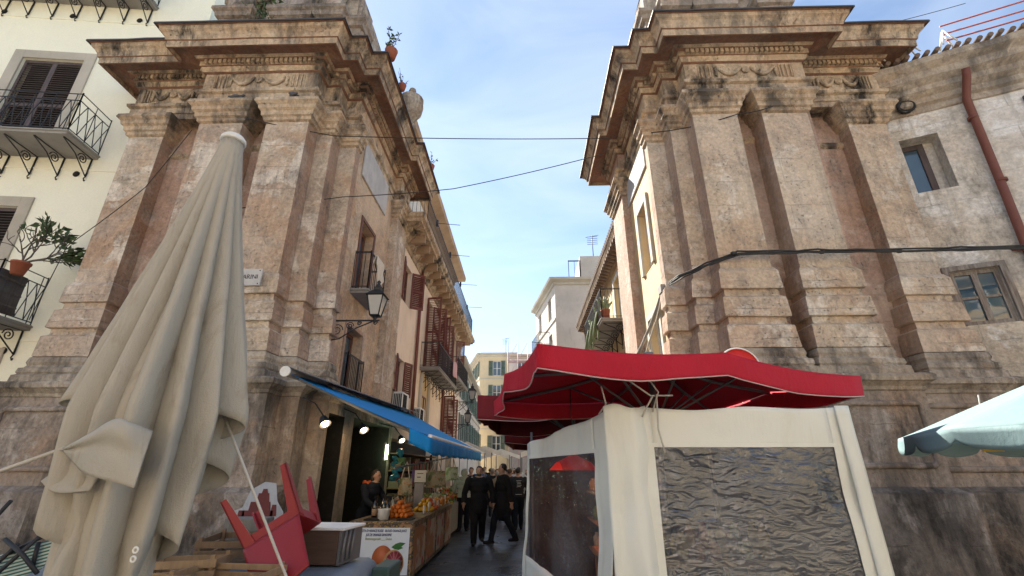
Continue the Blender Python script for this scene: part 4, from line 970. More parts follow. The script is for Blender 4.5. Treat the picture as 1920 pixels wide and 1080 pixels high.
for pts in ([(1.0, 3.9, 2.47), (1.12, 3.93, 2.3), (1.06, 3.95, 2.14)], [(.72, 3.7, 2.44), (1.05, 3.92, 2.27), (1.25, 3.98, 2.28)], [(1.1, 3.92, 2.28), (1.09, 3.94, 2.0), (1.12, 3.93, 1.82)], [(1.06, 3.9, 2.26), (1.0, 3.94, 2.16), (.97, 3.95, 2.1)], [(.66, 4.0, 2.36), (.7, 4.05, 2.22), (.64, 4.1, 2.14)]):
    mb.tube(pts, .007, 6)
tag(mb.build('tie_ropes', M['rope']), 'knotted pale ropes tying the tent corner to the red umbrella', 'rope')
# inside the tent: counter, crates of goods, lamp
M['crate'] = wood('pale_crate_wood', (.36, .24, .13), (.25, .16, .09))
def crate(name, label, loc, size, rz=0, mat='crate', group=None, tilt=0):
    w, d, h = size; t = thing(name, label, 'crate', loc, group)
    def bx(*a): mb.box(*a)
    Mx = Matrix.Translation(loc) @ Matrix.Rotation(rz, 4, 'Z') @ Matrix.Rotation(tilt, 4, 'X')
    n = 2 if h < .2 else 3
    for s_ in (-1, 1):
        mb = MB()
        for k in range(n): z = .02 + k * h / n; mb.box(-w / 2, w / 2, s_ * d / 2 - .006, s_ * d / 2 + .006, z, z + h / n * .72, M=Mx)
        mb.build('long_side', M[mat], t)
        mb = MB()
        for k in range(n): z = .02 + k * h / n; mb.box(s_ * (w / 2 - .008) - .006, s_ * (w / 2 - .008) + .006, -d / 2 + .008, d / 2 - .008, z, z + h / n * .8, M=Mx)
        mb.build('end', M[mat], t)
        for u in (-1, 1):
            mb = MB(); mb.box(s_ * (w / 2 - .03) - .014, s_ * (w / 2 - .03) + .014, u * (d / 2 - .02) - .012, u * (d / 2 - .02) + .012, 0, h + .03, M=Mx); mb.build('corner_post', M[mat], t)
    mb = MB()
    for k in range(4): mb.box(-w / 2, w / 2, -d / 2 + d / 4 * k + .006, -d / 2 + d / 4 * (k + .85), .0, .012, M=Mx)
    mb.build('bottom', M[mat], t)
    return t
mb = MB(); mb.box(.75, 2.5, 5.0, 5.9, .85, .9); mb.box(.8, 2.45, 5.05, 5.85, .1, .15)
ct = mb.build('display_counter', M['crate']); tag(ct, 'wooden display counter inside the white tent', 'counter')
for x, y in ((.8, 5.05), (2.45, 5.05), (.8, 5.85), (2.45, 5.85)):
    mb = MB(); mb.box(x - .03, x + .03, y - .03, y + .03, 0, .85); mb.build('leg', M['crate'], ct)
rnd = random.Random(5)
cols = [(.5, .25, .06), (.35, .04, .03), (.45, .4, .3), (.1, .18, .05), (.5, .4, .1)]
goods = [paint('jar_goods', c_, .25) for c_ in cols]
k = 0
for y in (5.15, 5.4, 5.65):
    for i in range(10):
        x = .85 + i * .165 + rnd.uniform(-.02, .02); hh = rnd.uniform(.1, .3)
        t = MB(); t.lathe([(.001, .9), (.05, .9), (.052, .9 + hh * .75), (.03, .9 + hh * .9), (.034, .9 + hh), (.001, .9 + hh)], (x, y, 0), 10)
        tag(t.build('food_jar', goods[k % 5]), 'food jar behind the clear plastic on the counter inside the white tent', 'jar', 'jars inside the tent'); k += 1
rk = thing('display_rack', 'dark rack of goods dimly seen through the side window of the tent', 'rack', (1.0, 5.6, 0))
for z in (.75, 1.1, 1.42): mb = MB(); mb.box(.82, 1.15, 4.75, 6.8, z, z + .02); mb.build('shelf', M['crate'], rk)
for y in (4.78, 6.77): mb = MB(); mb.box(1.1, 1.14, y - .02, y + .02, 0, 1.44); mb.build('upright', M['crate'], rk)
for z in (.77, 1.12, 1.44):
    for i in range(9):
        y = 4.9 + i * .22 + rnd.uniform(-.04, .04); hh = rnd.uniform(.1, .24); t = MB()
        t.lathe([(.001, z), (.06, z), (.065, z + hh * .7), (.035, z + hh * .9), (.04, z + hh), (.001, z + hh)], (.95 + rnd.uniform(-.05, .05), y, 0), 10)
        tag(t.build('food_jar', goods[rnd.randrange(5)]), 'food jar on the dark rack behind the side window of the tent', 'jar', 'jars on the rack'); k += 1
lp = thing('heat_lamp', 'red hanging lamp shade glowing inside the tent behind the side window', 'lamp', (.55, 5.6, 1.75))
mb = MB(); mb.lathe([(.03, 1.86), (.06, 1.84), (.2, 1.77), (.27, 1.7), (.275, 1.69), (.2, 1.75), (.06, 1.82), (.03, 1.84)], (.55, 5.6, 0), 32); mb.build('lamp_shade', emit('red_glow_shade', (.7, .03, .02), .06), lp)
mb = MB(); mb.tube([(.55, 5.6, 1.85), (.55, 5.6, 2.6)], .006, 5); mb.build('cord', M['wire'], lp)
mb = MB(); mb.ball((.55, 5.6, 1.73), .04, 10); mb.build('bulb', emit('warm_bulb', (1, .6, .25), 2.5), lp)
l = bpy.data.lights.new('heat_lamp_light', 'POINT'); l.energy = 5; l.color = (1, .55, .3); l.shadow_soft_size = .06; o = bpy.data.objects.new('heat_lamp_light', l); COL.objects.link(o); o.location = (.55, 5.6, 1.62)
# no entry sign
ne = thing('road_sign', 'round red no entry sign with white rim behind the red umbrella', 'road sign', (3.07, 6.6, 0))
mb = MB(); mb.lathe([(.001, -.012), (.3, -.012), (.3, .008), (.001, .008)], (3.07, 6.6, 3.03), 40, M=Matrix.Rotation(R(90), 4, 'X')); mb.build('disc', paint('sign_red', (.62, .03, .025), .4, var=.05, dk=.1), ne)
mb = MB(); mb.tube([V((3.07 + .295 * math.cos(a), 6.585, 3.03 + .295 * math.sin(a))) for a in [k * PI / 24 for k in range(48)]], .011, 6, closed=True); mb.build('rim', M['white'], ne)
mb = MB(); mb.box(2.87, 3.27, 6.575, 6.587, 2.97, 3.07); mb.build('bar', M['white'], ne)
mb = MB(); mb.tube([(3.07, 6.64, 0), (3.07, 6.64, 3.3)], .03, 10); mb.build('post', M['alu'], ne)

# ------------------------------------------------------------------ blue awning
M['blue'] = fabric('blue_awning_cloth', (.012, .27, .66), .2, .7, .08, 2, (.03, .12, .25), .2, .15)
aw_ = thing('shop_awning', 'bright blue sloping awning over the fruit stall on the left passage wall', 'awning', (-2.6, 11, 2.8))
A0, A1, B0, B1 = V((-3.82, 7.3, 3.16)), V((-3.75, 15.2, 3.42)), V((-1.45, 7.35, 2.17)), V((-1.42, 15.6, 2.22))
def awf(u, v):
    p = A0.lerp(A1, u).lerp(B0.lerp(B1, u), v); p.z -= .03 * math.sin(PI * v) + .006 * math.sin(u * 60); return p
mb = MB(); mb.grid(awf, 60, 10, smooth=True); fb = mb.build('awning_cloth', M['blue'], aw_, solid=.004)
def avl(u, v):
    p = B0.lerp(B1, u); return p + V((.03 + .02 * math.sin(u * 80) * v, 0, -.03 - .22 * v - .03 * v * abs(math.sin(u * PI * 24))))
mb = MB(); mb.grid(avl, 120, 5, smooth=True)
mb.grid(lambda u, v: B0 + V((-.35 * (1 - u) + .03, -.01 + .01 * math.sin(u * 20), -.03 + .16 * (1 - u) - .22 * v)), 10, 4, smooth=True)
mb.build('valance', M['blue'], aw_, solid=.004)
mb = MB(); mb.tube([B0, B1], .032, 10); mb.build('front_bar', M['white'], aw_)
mb = MB(); mb.tube([A0 + V((0, -.05, 0)), A1], .075, 12); mb.build('cassette', M['slab'], aw_)
mb = MB(); mb.tube([A0 + V((0, -.07, 0)), A0 + V((0, -.04, 0))], .085, 12); mb.build('end_cap', M['white'], aw_)
mb = MB(); mb.grid(lambda u, v: A0.lerp(A1, u) + V((-.1 + .55 * v, 0, .12 - .2 * v)), 20, 3, smooth=True); mb.build('hood', paint('grey_hood_sheet', (.1, .1, .105), .5), aw_, solid=.01)
for y, yb in ((7.6, 8.3), (11, 11.4), (14.6, 14.2)):
    mb = MB(); mb.tube([(-3.75, y, 3.1), (-2.7, yb + .25, 2.6), (-1.5, y + .1, 2.14)], .03, 8); mb.build('folding_arm', M['slab'], aw_)
# ------------------------------------------------------------------ lamps
def spot(loc, d, label):
    t = thing('spot_lamp', label, 'lamp', loc, 'spot lamps under the blue awning'); q = V(d).normalized().to_track_quat('-Z', 'Y').to_matrix().to_4x4()
    mb = MB(); mb.lathe([(.001, .1), (.05, .1), (.07, .05), (.095, -.03), (.1, -.05), (.085, -.045), (.06, .03), (.001, .05)], loc, 16, M=q); mb.build('lamp_shade', M['iron'], t)
    mb = MB(); mb.ball(V(loc) + q @ V((0, 0, -.02)), .06, 10); mb.build('bulb', emit('warm_spot_bulb', (1, .72, .38), 9), t)
    mb = MB(); mb.tube([V(loc) + V((0, 0, .06)), V(loc) + V((-.2, 0, .3)), V((-3.7, loc[1], loc[2] + .4))], .012, 6); mb.build('arm', M['iron'], t)
    l = bpy.data.lights.new('spot_light', 'POINT'); l.energy = 4; l.color = (1, .72, .4); l.shadow_soft_size = .06
    o = bpy.data.objects.new('spot_light', l); COL.objects.link(o); o.location = V(loc) + V(d).normalized() * .16
spot((-3.28, 7.75, 2.42), (.5, -.3, -.7), 'lit warm spot lamp nearest the stone corner under the blue awning')
spot((-3.25, 9.6, 2.46), (.5, -.35, -.7), 'lit warm spot lamp over the dark doorway under the blue awning')
spot((-3.1, 12.1, 2.4), (.5, -.35, -.7), 'lit white spot lamp farthest under the blue awning')
tb = thing('tube_lamp', 'greenish vertical tube lamp glowing on the shop jamb', 'lamp', (-3.6, 12.5, 2.0))
mb = MB(); mb.tube([(-3.62, 12.72, 1.95), (-3.62, 12.72, 2.3)], .03, 8); mb.build('tube', emit('green_white_tube', (.75, 1, .6), 6), tb)
mb = MB(); mb.box(-3.69, -3.65, 12.66, 12.78, 1.9, 2.35); mb.build('holder', M['alu'], tb)
l = bpy.data.lights.new('tube_light', 'POINT'); l.energy = 4; l.color = (.75, 1, .55); l.shadow_soft_size = .08; o = bpy.data.objects.new('tube_light', l); COL.objects.link(o); o.location = (-3.52, 12.7, 2.1)
# wall lantern on the corner
def lantern(P, out, label, L=.85, s=1, grp='street lanterns on brackets'):
    P, out = V(P), V(out).normalized(); t = thing('street_lantern', label, 'street lamp', P, grp); Q = lambda a, z: P + out * a + V((0, 0, z))
    mb = MB(); mb.tube([Q(0, 0), Q(L + .1, 0)], .018 * s, 6); mb.tube([Q(0, -.42 * s), Q(.25 * L, -.38 * s), Q(.6 * L, -.16 * s), Q(.95 * L, -.02)], .014 * s, 6); mb.tube([Q(.02, .06), Q(.02, -.45 * s)], .02 * s, 6)
    for cx, cz, k, sg in ((.17, -.2, .13, 1), (.45, -.11, .08, -1), (.66, -.06, .05, 1), (1.02, -.05, .05, 1)):
        mb.tube([Q(L * cx + k * s * (1 - .8 * q) * math.cos(sg * q * 11), cz * s + k * s * (1 - .8 * q) * math.sin(q * 11)) for q in [i / 24 for i in range(25)]], .01 * s, 5)
    mb.build('bracket', M['iron'], t)
    c = Q(L, 0); z = lambda a: a * s
    sq = [(-1, -1), (1, -1), (1, 1), (-1, 1)]; tn = out; sd = V((-out.y, out.x, 0))
    pt = lambda i, r, h: c + (tn * sq[i][0] + sd * sq[i][1]) * r * s + V((0, 0, h * s))
    mb = MB(); gl = MB()
    for i in range(4):
        j = (i + 1) % 4
        mb.tube([pt(i, .09, .1), pt(i, .165, .52)], .014 * s, 5)
        for r, h in ((.09, .1), (.165, .52)): mb.tube([pt(i, r, h), pt(j, r, h)], .014 * s, 5)
        gl.face([pt(i, .088, .1), pt(j, .088, .1), pt(j, .162, .52), pt(i, .162, .52)])
        mb.face([pt(i, .2, .52), pt(j, .2, .52), pt(j, .07, .66), pt(i, .07, .66)]); mb.face([pt(i, .07, .66), pt(j, .07, .66), pt(j, .08, .72), pt(i, .08, .72)])
    mb.lathe([(.001, .70 * s), (.1 * s, .71 * s), (.05 * s, .76 * s), (.03 * s, .82 * s), (.045 * s, .85 * s), (.001, .9 * s)], c, 10); mb.lathe([(.001, -.06 * s), (.05 * s, -.02 * s), (.03 * s, .03 * s), (.07 * s, .08 * s), (.1 * s, .1 * s), (.001, .11 * s)], c, 10)
    mb.build('lantern_frame', M['iron'], t); gl.build('lantern_glass', M['lglass'], t)
M['lglass'] = glass('lantern_glass', (.25, .26, .27), .15)
lantern((-3.98, 8.98, 4.55), (1, -.0, 0), 'black iron lantern on a scroll bracket at the corner of the left pylon', .92, 1.0)
lantern((-3.9, 26.9, 5.3), (1, 0, 0), 'upper of two small far lanterns over the left side of the street', .9, 1.2)
lantern((-3.9, 25.2, 3.9), (1, 0, 0), 'lower of two small far lanterns over the left side of the street', .9, 1.0)
# ------------------------------------------------------------------ signs, cables
def text(par, body, loc, size, mat, rot=(PI / 2, 0, 0), align='CENTER', shear=0, bold=.0, name='lettering', sx=1):
    cu_ = bpy.data.curves.new('t', 'FONT'); cu_.body = body; cu_.size = size; cu_.align_x = align; cu_.extrude = .0015; cu_.shear = shear; cu_.offset = bold; cu_.resolution_u = 3
    o = bpy.data.objects.new('t', cu_); COL.objects.link(o)
    dg = bpy.context.evaluated_depsgraph_get(); me = bpy.data.meshes.new_from_object(o.evaluated_get(dg)); bpy.data.objects.remove(o)
    me.transform(Matrix.Translation(loc) @ V(rot).to_3d().__class__(rot) .to_track_quat('Z', 'Y').to_matrix().to_4x4() if False else Matrix.Translation(loc) @ Matrix.Rotation(rot[2], 4, 'Z') @ Matrix.Rotation(rot[0], 4, 'X') @ Matrix.Diagonal((sx, 1, 1, 1)))
    off = V(); q = par
    while q: off += q.location; q = q.parent
    me.transform(Matrix.Translation(-off)); me.materials.clear(); me.materials.append(mat); n = bpy.data.objects.new(name, me); COL.objects.link(n); n.parent = par; return n
ink = paint('dark_grey_ink', (.05, .05, .06), .6)
ss = thing('street_sign', 'white marble street name sign reading PORTA CARINI, half behind the closed umbrella', 'sign', (-5.4, 7.87, 5.05))
mb = MB(); mb.box(-6.0, -4.93, 7.86, 7.89, 4.9, 5.24); mb.build('plate', M['marble'], ss, bevel=.006)
text(ss, 'PORTA CARINI', (-4.99, 7.857, 5.035), .125, ink, align='RIGHT', bold=.001, sx=.92)
mb = MB()
for x in (-4.975, -5.95):
    for z in (4.935, 5.2): mb.ball((x, 7.858, z), .012, 8)
mb.build('screws', M['iron'], ss)
def cable(pts, r, label, mat='wire', sag=0, name='cable', n=24, wob=.0, cat='cable'):
    P = [V(p) for p in pts]; out = []
    for a, b in zip(P, P[1:]):
        for i in range(n):
            t = i / n; p = a.lerp(b, t); p.z -= sag * 4 * t * (1 - t) * (b - a).length; out.append(jitter(p, wob, 2.5) if wob else p)
    out.append(P[-1]); mb = MB(); mb.tube(out, r, 6); return tag(mb.build(name, M[mat]), label, cat)
mb = MB()
for k, (r, dz) in enumerate(((.022, 0), (.018, .035), (.014, -.03))):
    pts = [V((2.98, 8.8, 5.2)), V((3.12, 8.5, 5.25)), V((3.5, 8.1, 5.33)), V((4.0, 7.82, 5.42)), V((5.2, 7.8, 5.43)), V((7.0, 7.7, 5.38)), V((9.3, 7.55, 5.36)), V((12, 7.2, 5.42))]
    q = []
    for a, b in zip(pts, pts[1:]):
        for i in range(8): q.append(jitter(a.lerp(b, i / 8) + V((0, -.02 * k, dz)), .022, 1.9 + k))
    mb.tube(q + [pts[-1]], r, 6)
for x in (3.9, 5.5, 6.9): mb.ball((x, 7.79, 5.42), .045, 8, sc=(1.5, .8, .8))
tag(mb.build('cable_bundle', M['wire']), 'thick black cable bundle strung across the right pylon and house', 'cable')
mb = MB(); mb.box(2.86, 2.99, 8.98, 9.2, 5.12, 5.3)
tag(mb.build('junction_box', M['slab'], bevel=.01), 'small junction box on the right pylon corner at the end of the cable bundle', 'junction box')
cable([(2.93, 9.1, 5.2), (2.9, 10.2, 4.75), (2.78, 11.6, 4.2), (2.8, 12.6, 3.7)], .035, 'thicker grey pipe running down the right passage wall', 'slab', wob=.01, name='wall_conduit', cat='pipe')
cable([(2.93, 9.0, 5.15), (2.9, 10.6, 4.35), (2.78, 11.8, 3.6)], .02, 'thinner pale cable running down the right passage wall', 'trim', wob=.02)
cable([(-6.1, 7.9, 8.9), (-4.2, 8.2, 8.62), (2.15, 9.0, 9.08)], .011, 'upper thin wire spanning the gap between the two pylons', sag=.008)
cable([(-6.4, 7.9, 6.55), (-4.0, 8.7, 7.35), (-1.59, 9, 7.72), (1.9, 9, 8.62)], .010, 'lower thin wire spanning the gap and curling at its right end', sag=.01)
cable([(9.0, 11.5, 14.6), (11.5, 12, 15.9), (15.9, 12, 17.2)], .012, 'thin wire rising over the right house roof', sag=.01)
cable([(2.9, 8.4, 8.72), (4.6, 7.9, 8.75), (5.4, 7.9, 8.95)], .012, 'short loose wire hanging on the right pylon capital', sag=.04)
cable([(-10.3, 8.9, 4.6), (-9.2, 8.1, 5.9), (-8.2, 8.3, 7.4), (-7.2, 7.9, 8.6)], .008, 'thin wire rising across the left outer pilaster', sag=.02)
# ------------------------------------------------------------------ tarpaulin covered table with junk, left foreground
M['bluetarp'] = fabric('grey_blue_tarpaulin', (.2, .23, .26), 0, .5, .15, 2, (.1, .1, .1), .3, .4)
def tpf(u, v):
    x = -5.2 + 4.05 * u; y = 2.3 + 2.65 * v; z = .95 + .02 * mnoise.noise(V((x * 2, y * 2, 0))) + .012 * mnoise.noise(V((x * 6, y * 4, 3)))
    e = max(0, (u - .93) / .07, (v - .94) / .06)
    return V((x, y, z - .85 * e * e))
mb = MB(); mb.grid(tpf, 70, 50, smooth=True)
tt = tag(mb.build('covered_table', M['bluetarp'], solid=.006), 'low table covered with a grey blue tarpaulin at the bottom left', 'table')
for x, y in ((-4.8, 2.6), (-1.6, 2.6), (-4.8, 4.6), (-1.6, 4.6)):
    mb = MB(); mb.box(x - .03, x + .03, y - .03, y + .03, 0, .88); mb.build('leg', M['frame_old'], tt)
# red plastic chair lying upside down
M['redpl'] = paint('red_plastic', (.26, .0045, .008), .5, var=.1, dk=.12)
rt = thing('plastic_chair', 'red plastic chair lying upside down with its legs in the air', 'chair', (-1.95, 4.0, .95))
T = Matrix.Translation((-1.9, 4.05, 1.22)) @ Matrix.Rotation(R(8), 4, 'Z') @ Matrix.Rotation(R(-34), 4, 'Y') @ Matrix.Rotation(R(-16), 4, 'X')
S = .212
mb = MB(); mb.box(-S, S, -S, S, -.012, .006, M=T)
for i in range(-3, 4): mb.box(i * .058 - .004, i * .058 + .004, -S + .02, S - .02, .006, .026, M=T); mb.box(-S + .02, S - .02, i * .058 - .004, i * .058 + .004, .006, .022, M=T)
mb.build('seat', M['redpl'], rt, bevel=.006)
mb = MB()
for s_ in (-1, 1): mb.box(s_ * (S - .012) - .008, s_ * (S - .012) + .008, -S, S, .007, .07, M=T); mb.box(-S + .02, S - .02, s_ * (S - .012) - .008, s_ * (S - .012) + .008, .007, .07, M=T)
mb.build('apron', M['redpl'], rt, bevel=.003)
for sx in (-1, 1):
    for sy in (-1, 1):
        mb = MB()
        for (dx, dy) in ((1, 0), (0, 1)):
            def q(z, k):
                w = .085 - .04 * k; o = .004 + .045 * k; x0, y0 = sx * (S + o), sy * (S + o)
                return V((x0, y0, z)), V((x0 - sx * (w if dx else .012), y0 - sy * (w if dy else .012), z))
            a0, a1 = q(.0, 0); b0, b1 = q(.41, 1); t0, t1 = (a1 - a0), (b1 - b0)
            vs = [T @ p for p in (a0, V((a1.x, a0.y, 0)), a1, V((a0.x, a1.y, 0)), b0, V((b1.x, b0.y, .41)), b1, V((b0.x, b1.y, .41)))]
            for f_ in ((0, 1, 2, 3), (4, 5, 6, 7), (0, 1, 5, 4), (1, 2, 6, 5), (2, 3, 7, 6), (3, 0, 4, 7)): mb.face([vs[i] for i in f_])
        mb.build('leg', M['redpl'], rt, bevel=.003)
mb = MB()
def bk(u, v):
    x = (u - .5) * 2 * (S - .02 * v); return T @ V((x, -S - .02 - .10 * v - .03 * math.cos(PI * (u - .5)) * v, -.01 - .40 * v - .03 * v * math.sin(PI * u)))
mb.grid(bk, 16, 14, smooth=True); mb.build('backrest', M['redpl'], rt, solid=.012)
M['crate2'] = wood('brown_crate_wood', (.2, .13, .075), (.13, .085, .05))
crate('fruit_crate', 'weathered slatted crate under the raised legs of the red chair', (-2.42, 4.35, .97), (.5, .4, .2), .1, 'crate2', 'wooden crates on the tarpaulin', .06)
crate('fruit_crate', 'pale wooden crate at the bottom, nearest, in front of the red chair', (-1.98, 3.5, .97), (.62, .34, .1), -.12, 'crate', 'wooden crates on the tarpaulin', .05)
crate('fruit_crate', 'pale wooden crate half hidden by the folded umbrella hem', (-2.45, 3.75, .97), (.5, .36, .13), .25, 'crate', 'wooden crates on the tarpaulin', -.05)
mb = MB(); mb.box(-2.75, -2.4, 4.62, 4.85, .97, 1.28); tag(mb.build('cardboard_box', wood('grey_printed_carton', (.2, .19, .17), (.12, .11, .1)), bevel=.01), 'grey cardboard box behind the slatted crate', 'box')
bxr = thing('wooden_box', 'brown wooden box with a white lid beside the red chair', 'box', (-1.62, 4.45, .95)); T = Matrix.Translation((-1.78, 4.5, .97)) @ Matrix.Rotation(R(-6), 4, 'Z')
mb = MB(); mb.box(-.27, .25, -.2, .2, 0, .25, M=T); mb.build('body', wood('dark_brown_board', (.115, .065, .045), (.075, .045, .035), ax=(2, 2, 12)), bxr, bevel=.006)
mb = MB(); mb.box(-.28, .3, -.21, .21, .253, .275, M=T); mb.build('lid', M['white'], bxr, bevel=.006)
mb = MB(); mb.box(.255, .275, -.2, .2, .0, .25, M=T)
for k in range(3): mb.tube([T @ V((.285, -.18 + .08 * k, .02)), T @ V((.29, -.15 + .08 * k, .25))], .012, 6)
mb.build('metal_side', M['alu'], bxr)
mb = MB(); mb.box(-1.32, -1.16, 4.5, 4.9, .55, .92); tag(mb.build('green_box', paint('dark_green_box', (.03, .07, .065), .6), bevel=.02), 'dark green box at the corner of the tarpaulin by the fruit stall', 'box')
# folding camp chair at far left
fc = thing('folding_chair', 'folded black metal chair with striped green and white webbing at the bottom left corner', 'chair', (-3, 3, .86))
mb = MB()
for p in ([(-2.85, 3, 1.53), (-2.73, 3, 1.36), (-2.83, 3.02, 1.35), (-3.08, 3.04, 1.23), (-3.3, 3.05, 1.05)], [(-3.05, 2.97, 1.32), (-2.9, 2.96, 1.24), (-2.78, 2.96, 1.15)], [(-2.83, 2.98, 1.36), (-3.03, 2.96, 1.13), (-3.2, 2.96, .95)],
          [(-3.16, 3.03, 1.52), (-3.3, 3.03, 1.3)], [(-3.0, 3.01, 1.29), (-3.1, 3.0, 1.16), (-3.2, 3, 1.1)], [(-2.88, 3.01, 1.3), (-2.86, 3.0, 1.17)]): mb.tube(p, .0115, 8)
mb.build('frame', M['iron'], fc)
def strip_mat():
    s = NT('striped_webbing'); sp = s.n('SeparateXYZ'); s.l(s.pos(obj=True), sp.inputs[0]); w = s.math('SINE', s.math('MULTIPLY', s.math('ADD', sp.outputs[2], s.math('MULTIPLY', sp.outputs[0], -.25)), 330))
    s.set(Base_Color=s.mix(s.ramp(w, -.2, .2), (.45, .52, .48), (.03, .12, .1)), Roughness=.7); return s.m
ql = [V((-3.35, 3.0, .96)), V((-2.80, 3.0, 1.165)), V((-2.735, 3.02, 1.345)), V((-3.2, 3.02, 1.2))]
mb = MB(); mb.grid(lambda u, v: ql[0].lerp(ql[1], u).lerp(ql[3].lerp(ql[2], u), v) + V((0, .03 * math.sin(PI * u), 0)), 12, 6, smooth=True); mb.build('webbing', strip_mat(), fc, solid=.004)
mb = MB(); mb.grid(lambda u, v: V((-2.79, 3.0, 1.16)).lerp(V((-2.72, 3.02, 1.35)), u) + V((.01 + .05 * v, .05, -.13 * v * (1 - u * .5))), 6, 4); mb.build('seat_flap', M['dark'], fc, solid=.006)
# torn poster on the podium
tpz = thing('torn_poster', 'torn white poster with a dark red stepped shape on the left podium wall', 'poster', (-4.0, 7.62, 1.1))
mb = MB(); pts = [(-4.52, .75), (-4.46, 1.1), (-4.3, 1.16), (-4.22, 1.4), (-4.02, 1.52), (-3.84, 1.5), (-3.78, 1.25), (-3.66, 1.1), (-3.62, .8), (-3.9, .7), (-4.2, .78)]
mb.face([(x, 7.625, z) for x, z in pts]); mb.build('paper', plaster('torn_paper', (.42, .45, .5), (.34, .36, .4), k=.4, sc=4), tpz)
mb = MB()
for x0, x1, z0, z1 in ((-4.3, -3.8, .8, 1.12), (-4.2, -3.86, 1.12, 1.24), (-4.1, -3.9, 1.24, 1.36), (-4.04, -3.94, 1.36, 1.42), (-4.36, -4.24, 1.0, 1.12), (-3.86, -3.76, 1.04, 1.2)): mb.face([(x0, 7.62, z0), (x1, 7.62, z0), (x1 - .02, 7.62, z1), (x0 + .015, 7.62, z1)])
mb.build('stepped_shape', paint('dark_red_print', (.13, .03, .03), .8), tpz)

# ------------------------------------------------------------------ fruit stall
st = thing('fruit_stall', 'fruit juice stall counter with painted panels and a blood orange sign on its end', 'stall', (-2.4, 10.8, 0))
def pattern_mat(name, c1, c2, c3, sc):
    s = NT(name); v = s.n('TexVoronoi'); v.inputs['Scale'].default_value = sc; s.l(s.pos(obj=True), v.inputs['Vector']); n = s.noise(sc * .4, 4, .6, s.pos(obj=True))
    col = s.mix(s.ramp(v.outputs['Distance'], .25, .35), c1, c2); col = s.mix(s.ramp(n, .52, .56), col, c3); s.set(Base_Color=col, Roughness=.5); return s.m
M['folk'] = pattern_mat('folk_painted_border', (.4, .3, .06), (.08, .06, .05), (.35, .2, .1), 26)
M['panelr'] = pattern_mat('painted_red_panel', (.4, .05, .05), (.5, .42, .33), (.4, .16, .07), 3.2)
CX0, CX1, CY0, CY1 = -2.95, -1.88, 8.6, 13.0
mb = MB(); mb.box(CX0 + .02, CX1 - .02, CY0 + .02, CY1, .06, .84); mb.build('body', M['crate'], st)
mb = MB(); mb.box(CX0 - .02, CX1 + .02, CY0 - .02, CY1 + .02, .84, .885); mb.build('counter_top', M['folk'], st, bevel=.006)
for k in range(4):
    mb = MB(); y0 = CY0 + .03 + k * 1.09; mb.box(CX1 - .02, CX1 + .004, y0 + .06, y0 + 1.02, .12, .78); mb.build('side_panel', M['panelr'], st)
    mb = MB()
    for (a, b, c, d) in ((y0, y0 + .06, .06, .84), (y0 + .06, y0 + 1.02, .78, .84), (y0 + .06, y0 + 1.02, .06, .12)): mb.box(CX1 - .02, CX1 + .012, a, b, c, d)
    mb.build('panel_border', M['folk'], st)
mb = MB()
for (a, b, c, d) in ((CX0, CX0 + .05, .06, .84), (CX1 - .05, CX1, .06, .84), (CX0 + .05, CX1 - .05, .79, .84), (CX0 + .05, CX1 - .05, .06, .1)): mb.box(a, b, CY0 - .004, CY0 + .02, c, d)
mb.build('front_border', M['folk'], st)
fp = MB(); fp.box(CX0 + .05, CX1 - .05, CY0 + .002, CY0 + .02, .1, .79); fp = fp.build('sign_panel', paint('pale_blue_print', (.72, .79, .88), .4, var=.06, dk=.05), st)
navy = paint('navy_ink', (.02, .03, .16), .5); olive = paint('olive_ink', (.3, .32, .16), .5)
text(fp, 'SPREMUTA DI ARANCE ROSSE   BLOOD ORANGE JUICE', (-2.415, CY0 - .001, .725), .052, navy, shear=.2, bold=.0012, sx=.66)
text(fp, 'JUS DE ORANGE SANGUINE', (-2.45, CY0 - .001, .665), .052, navy, shear=.2, bold=.0012, sx=.66)
text(fp, 'Blutorangensaft ___ Dulce', (-2.45, CY0 - .001, .605), .052, olive, bold=.0008, sx=.8)
Mx = lambda: Matrix.Rotation(R(90), 4, 'X')
mb = MB(); mb.lathe([(.001, .0), (.17, .0), (.172, .003), (.001, .004)], (-2.36, CY0 - .001, .33), 32, M=Mx() @ Matrix.Diagonal((1, 1.15, 1, 1))); mb.build('printed_orange', paint('printed_orange_rind', (.5, .13, .04), .5, var=.3), fp)
mb = MB(); mb.lathe([(.001, .004), (.168, .004), (.17, .006), (.001, .007)], (-2.17, CY0 - .001, .27), 32, M=Mx() @ Matrix.Diagonal((1, 1.15, 1, 1))); mb.build('printed_rind', paint('printed_pale_rind', (.6, .33, .15), .5), fp)
def seg_mat():
    s = NT('printed_blood_flesh'); g_ = s.n('TexGradient', gradient_type='RADIAL'); mp_ = s.n('Mapping'); mp_.vector_type = 'POINT'
    tcn = s.n('TexCoord'); sp = s.n('SeparateXYZ'); s.l(tcn.outputs['Generated'], sp.inputs[0]); cb = s.n('CombineXYZ')
    s.l(s.math('SUBTRACT', sp.outputs[0], .5), cb.inputs[0]); s.l(s.math('SUBTRACT', sp.outputs[2], .5), cb.inputs[1]); s.l(cb.outputs[0], g_.inputs[0])
    w = s.math('SINE', s.math('MULTIPLY', g_.outputs['Fac'], 2 * PI * 12)); s.set(Base_Color=s.mix(s.ramp(w, .75, 1), (.28, .03, .05), (.5, .25, .22)), Roughness=.4); return s.m
mb = MB(); mb.lathe([(.001, .008), (.138, .008), (.14, .009), (.001, .010)], (-2.155, CY0 - .001, .285), 32, M=Mx() @ Matrix.Diagonal((1, 1.15, 1, 1))); mb.build('printed_flesh', seg_mat(), fp)
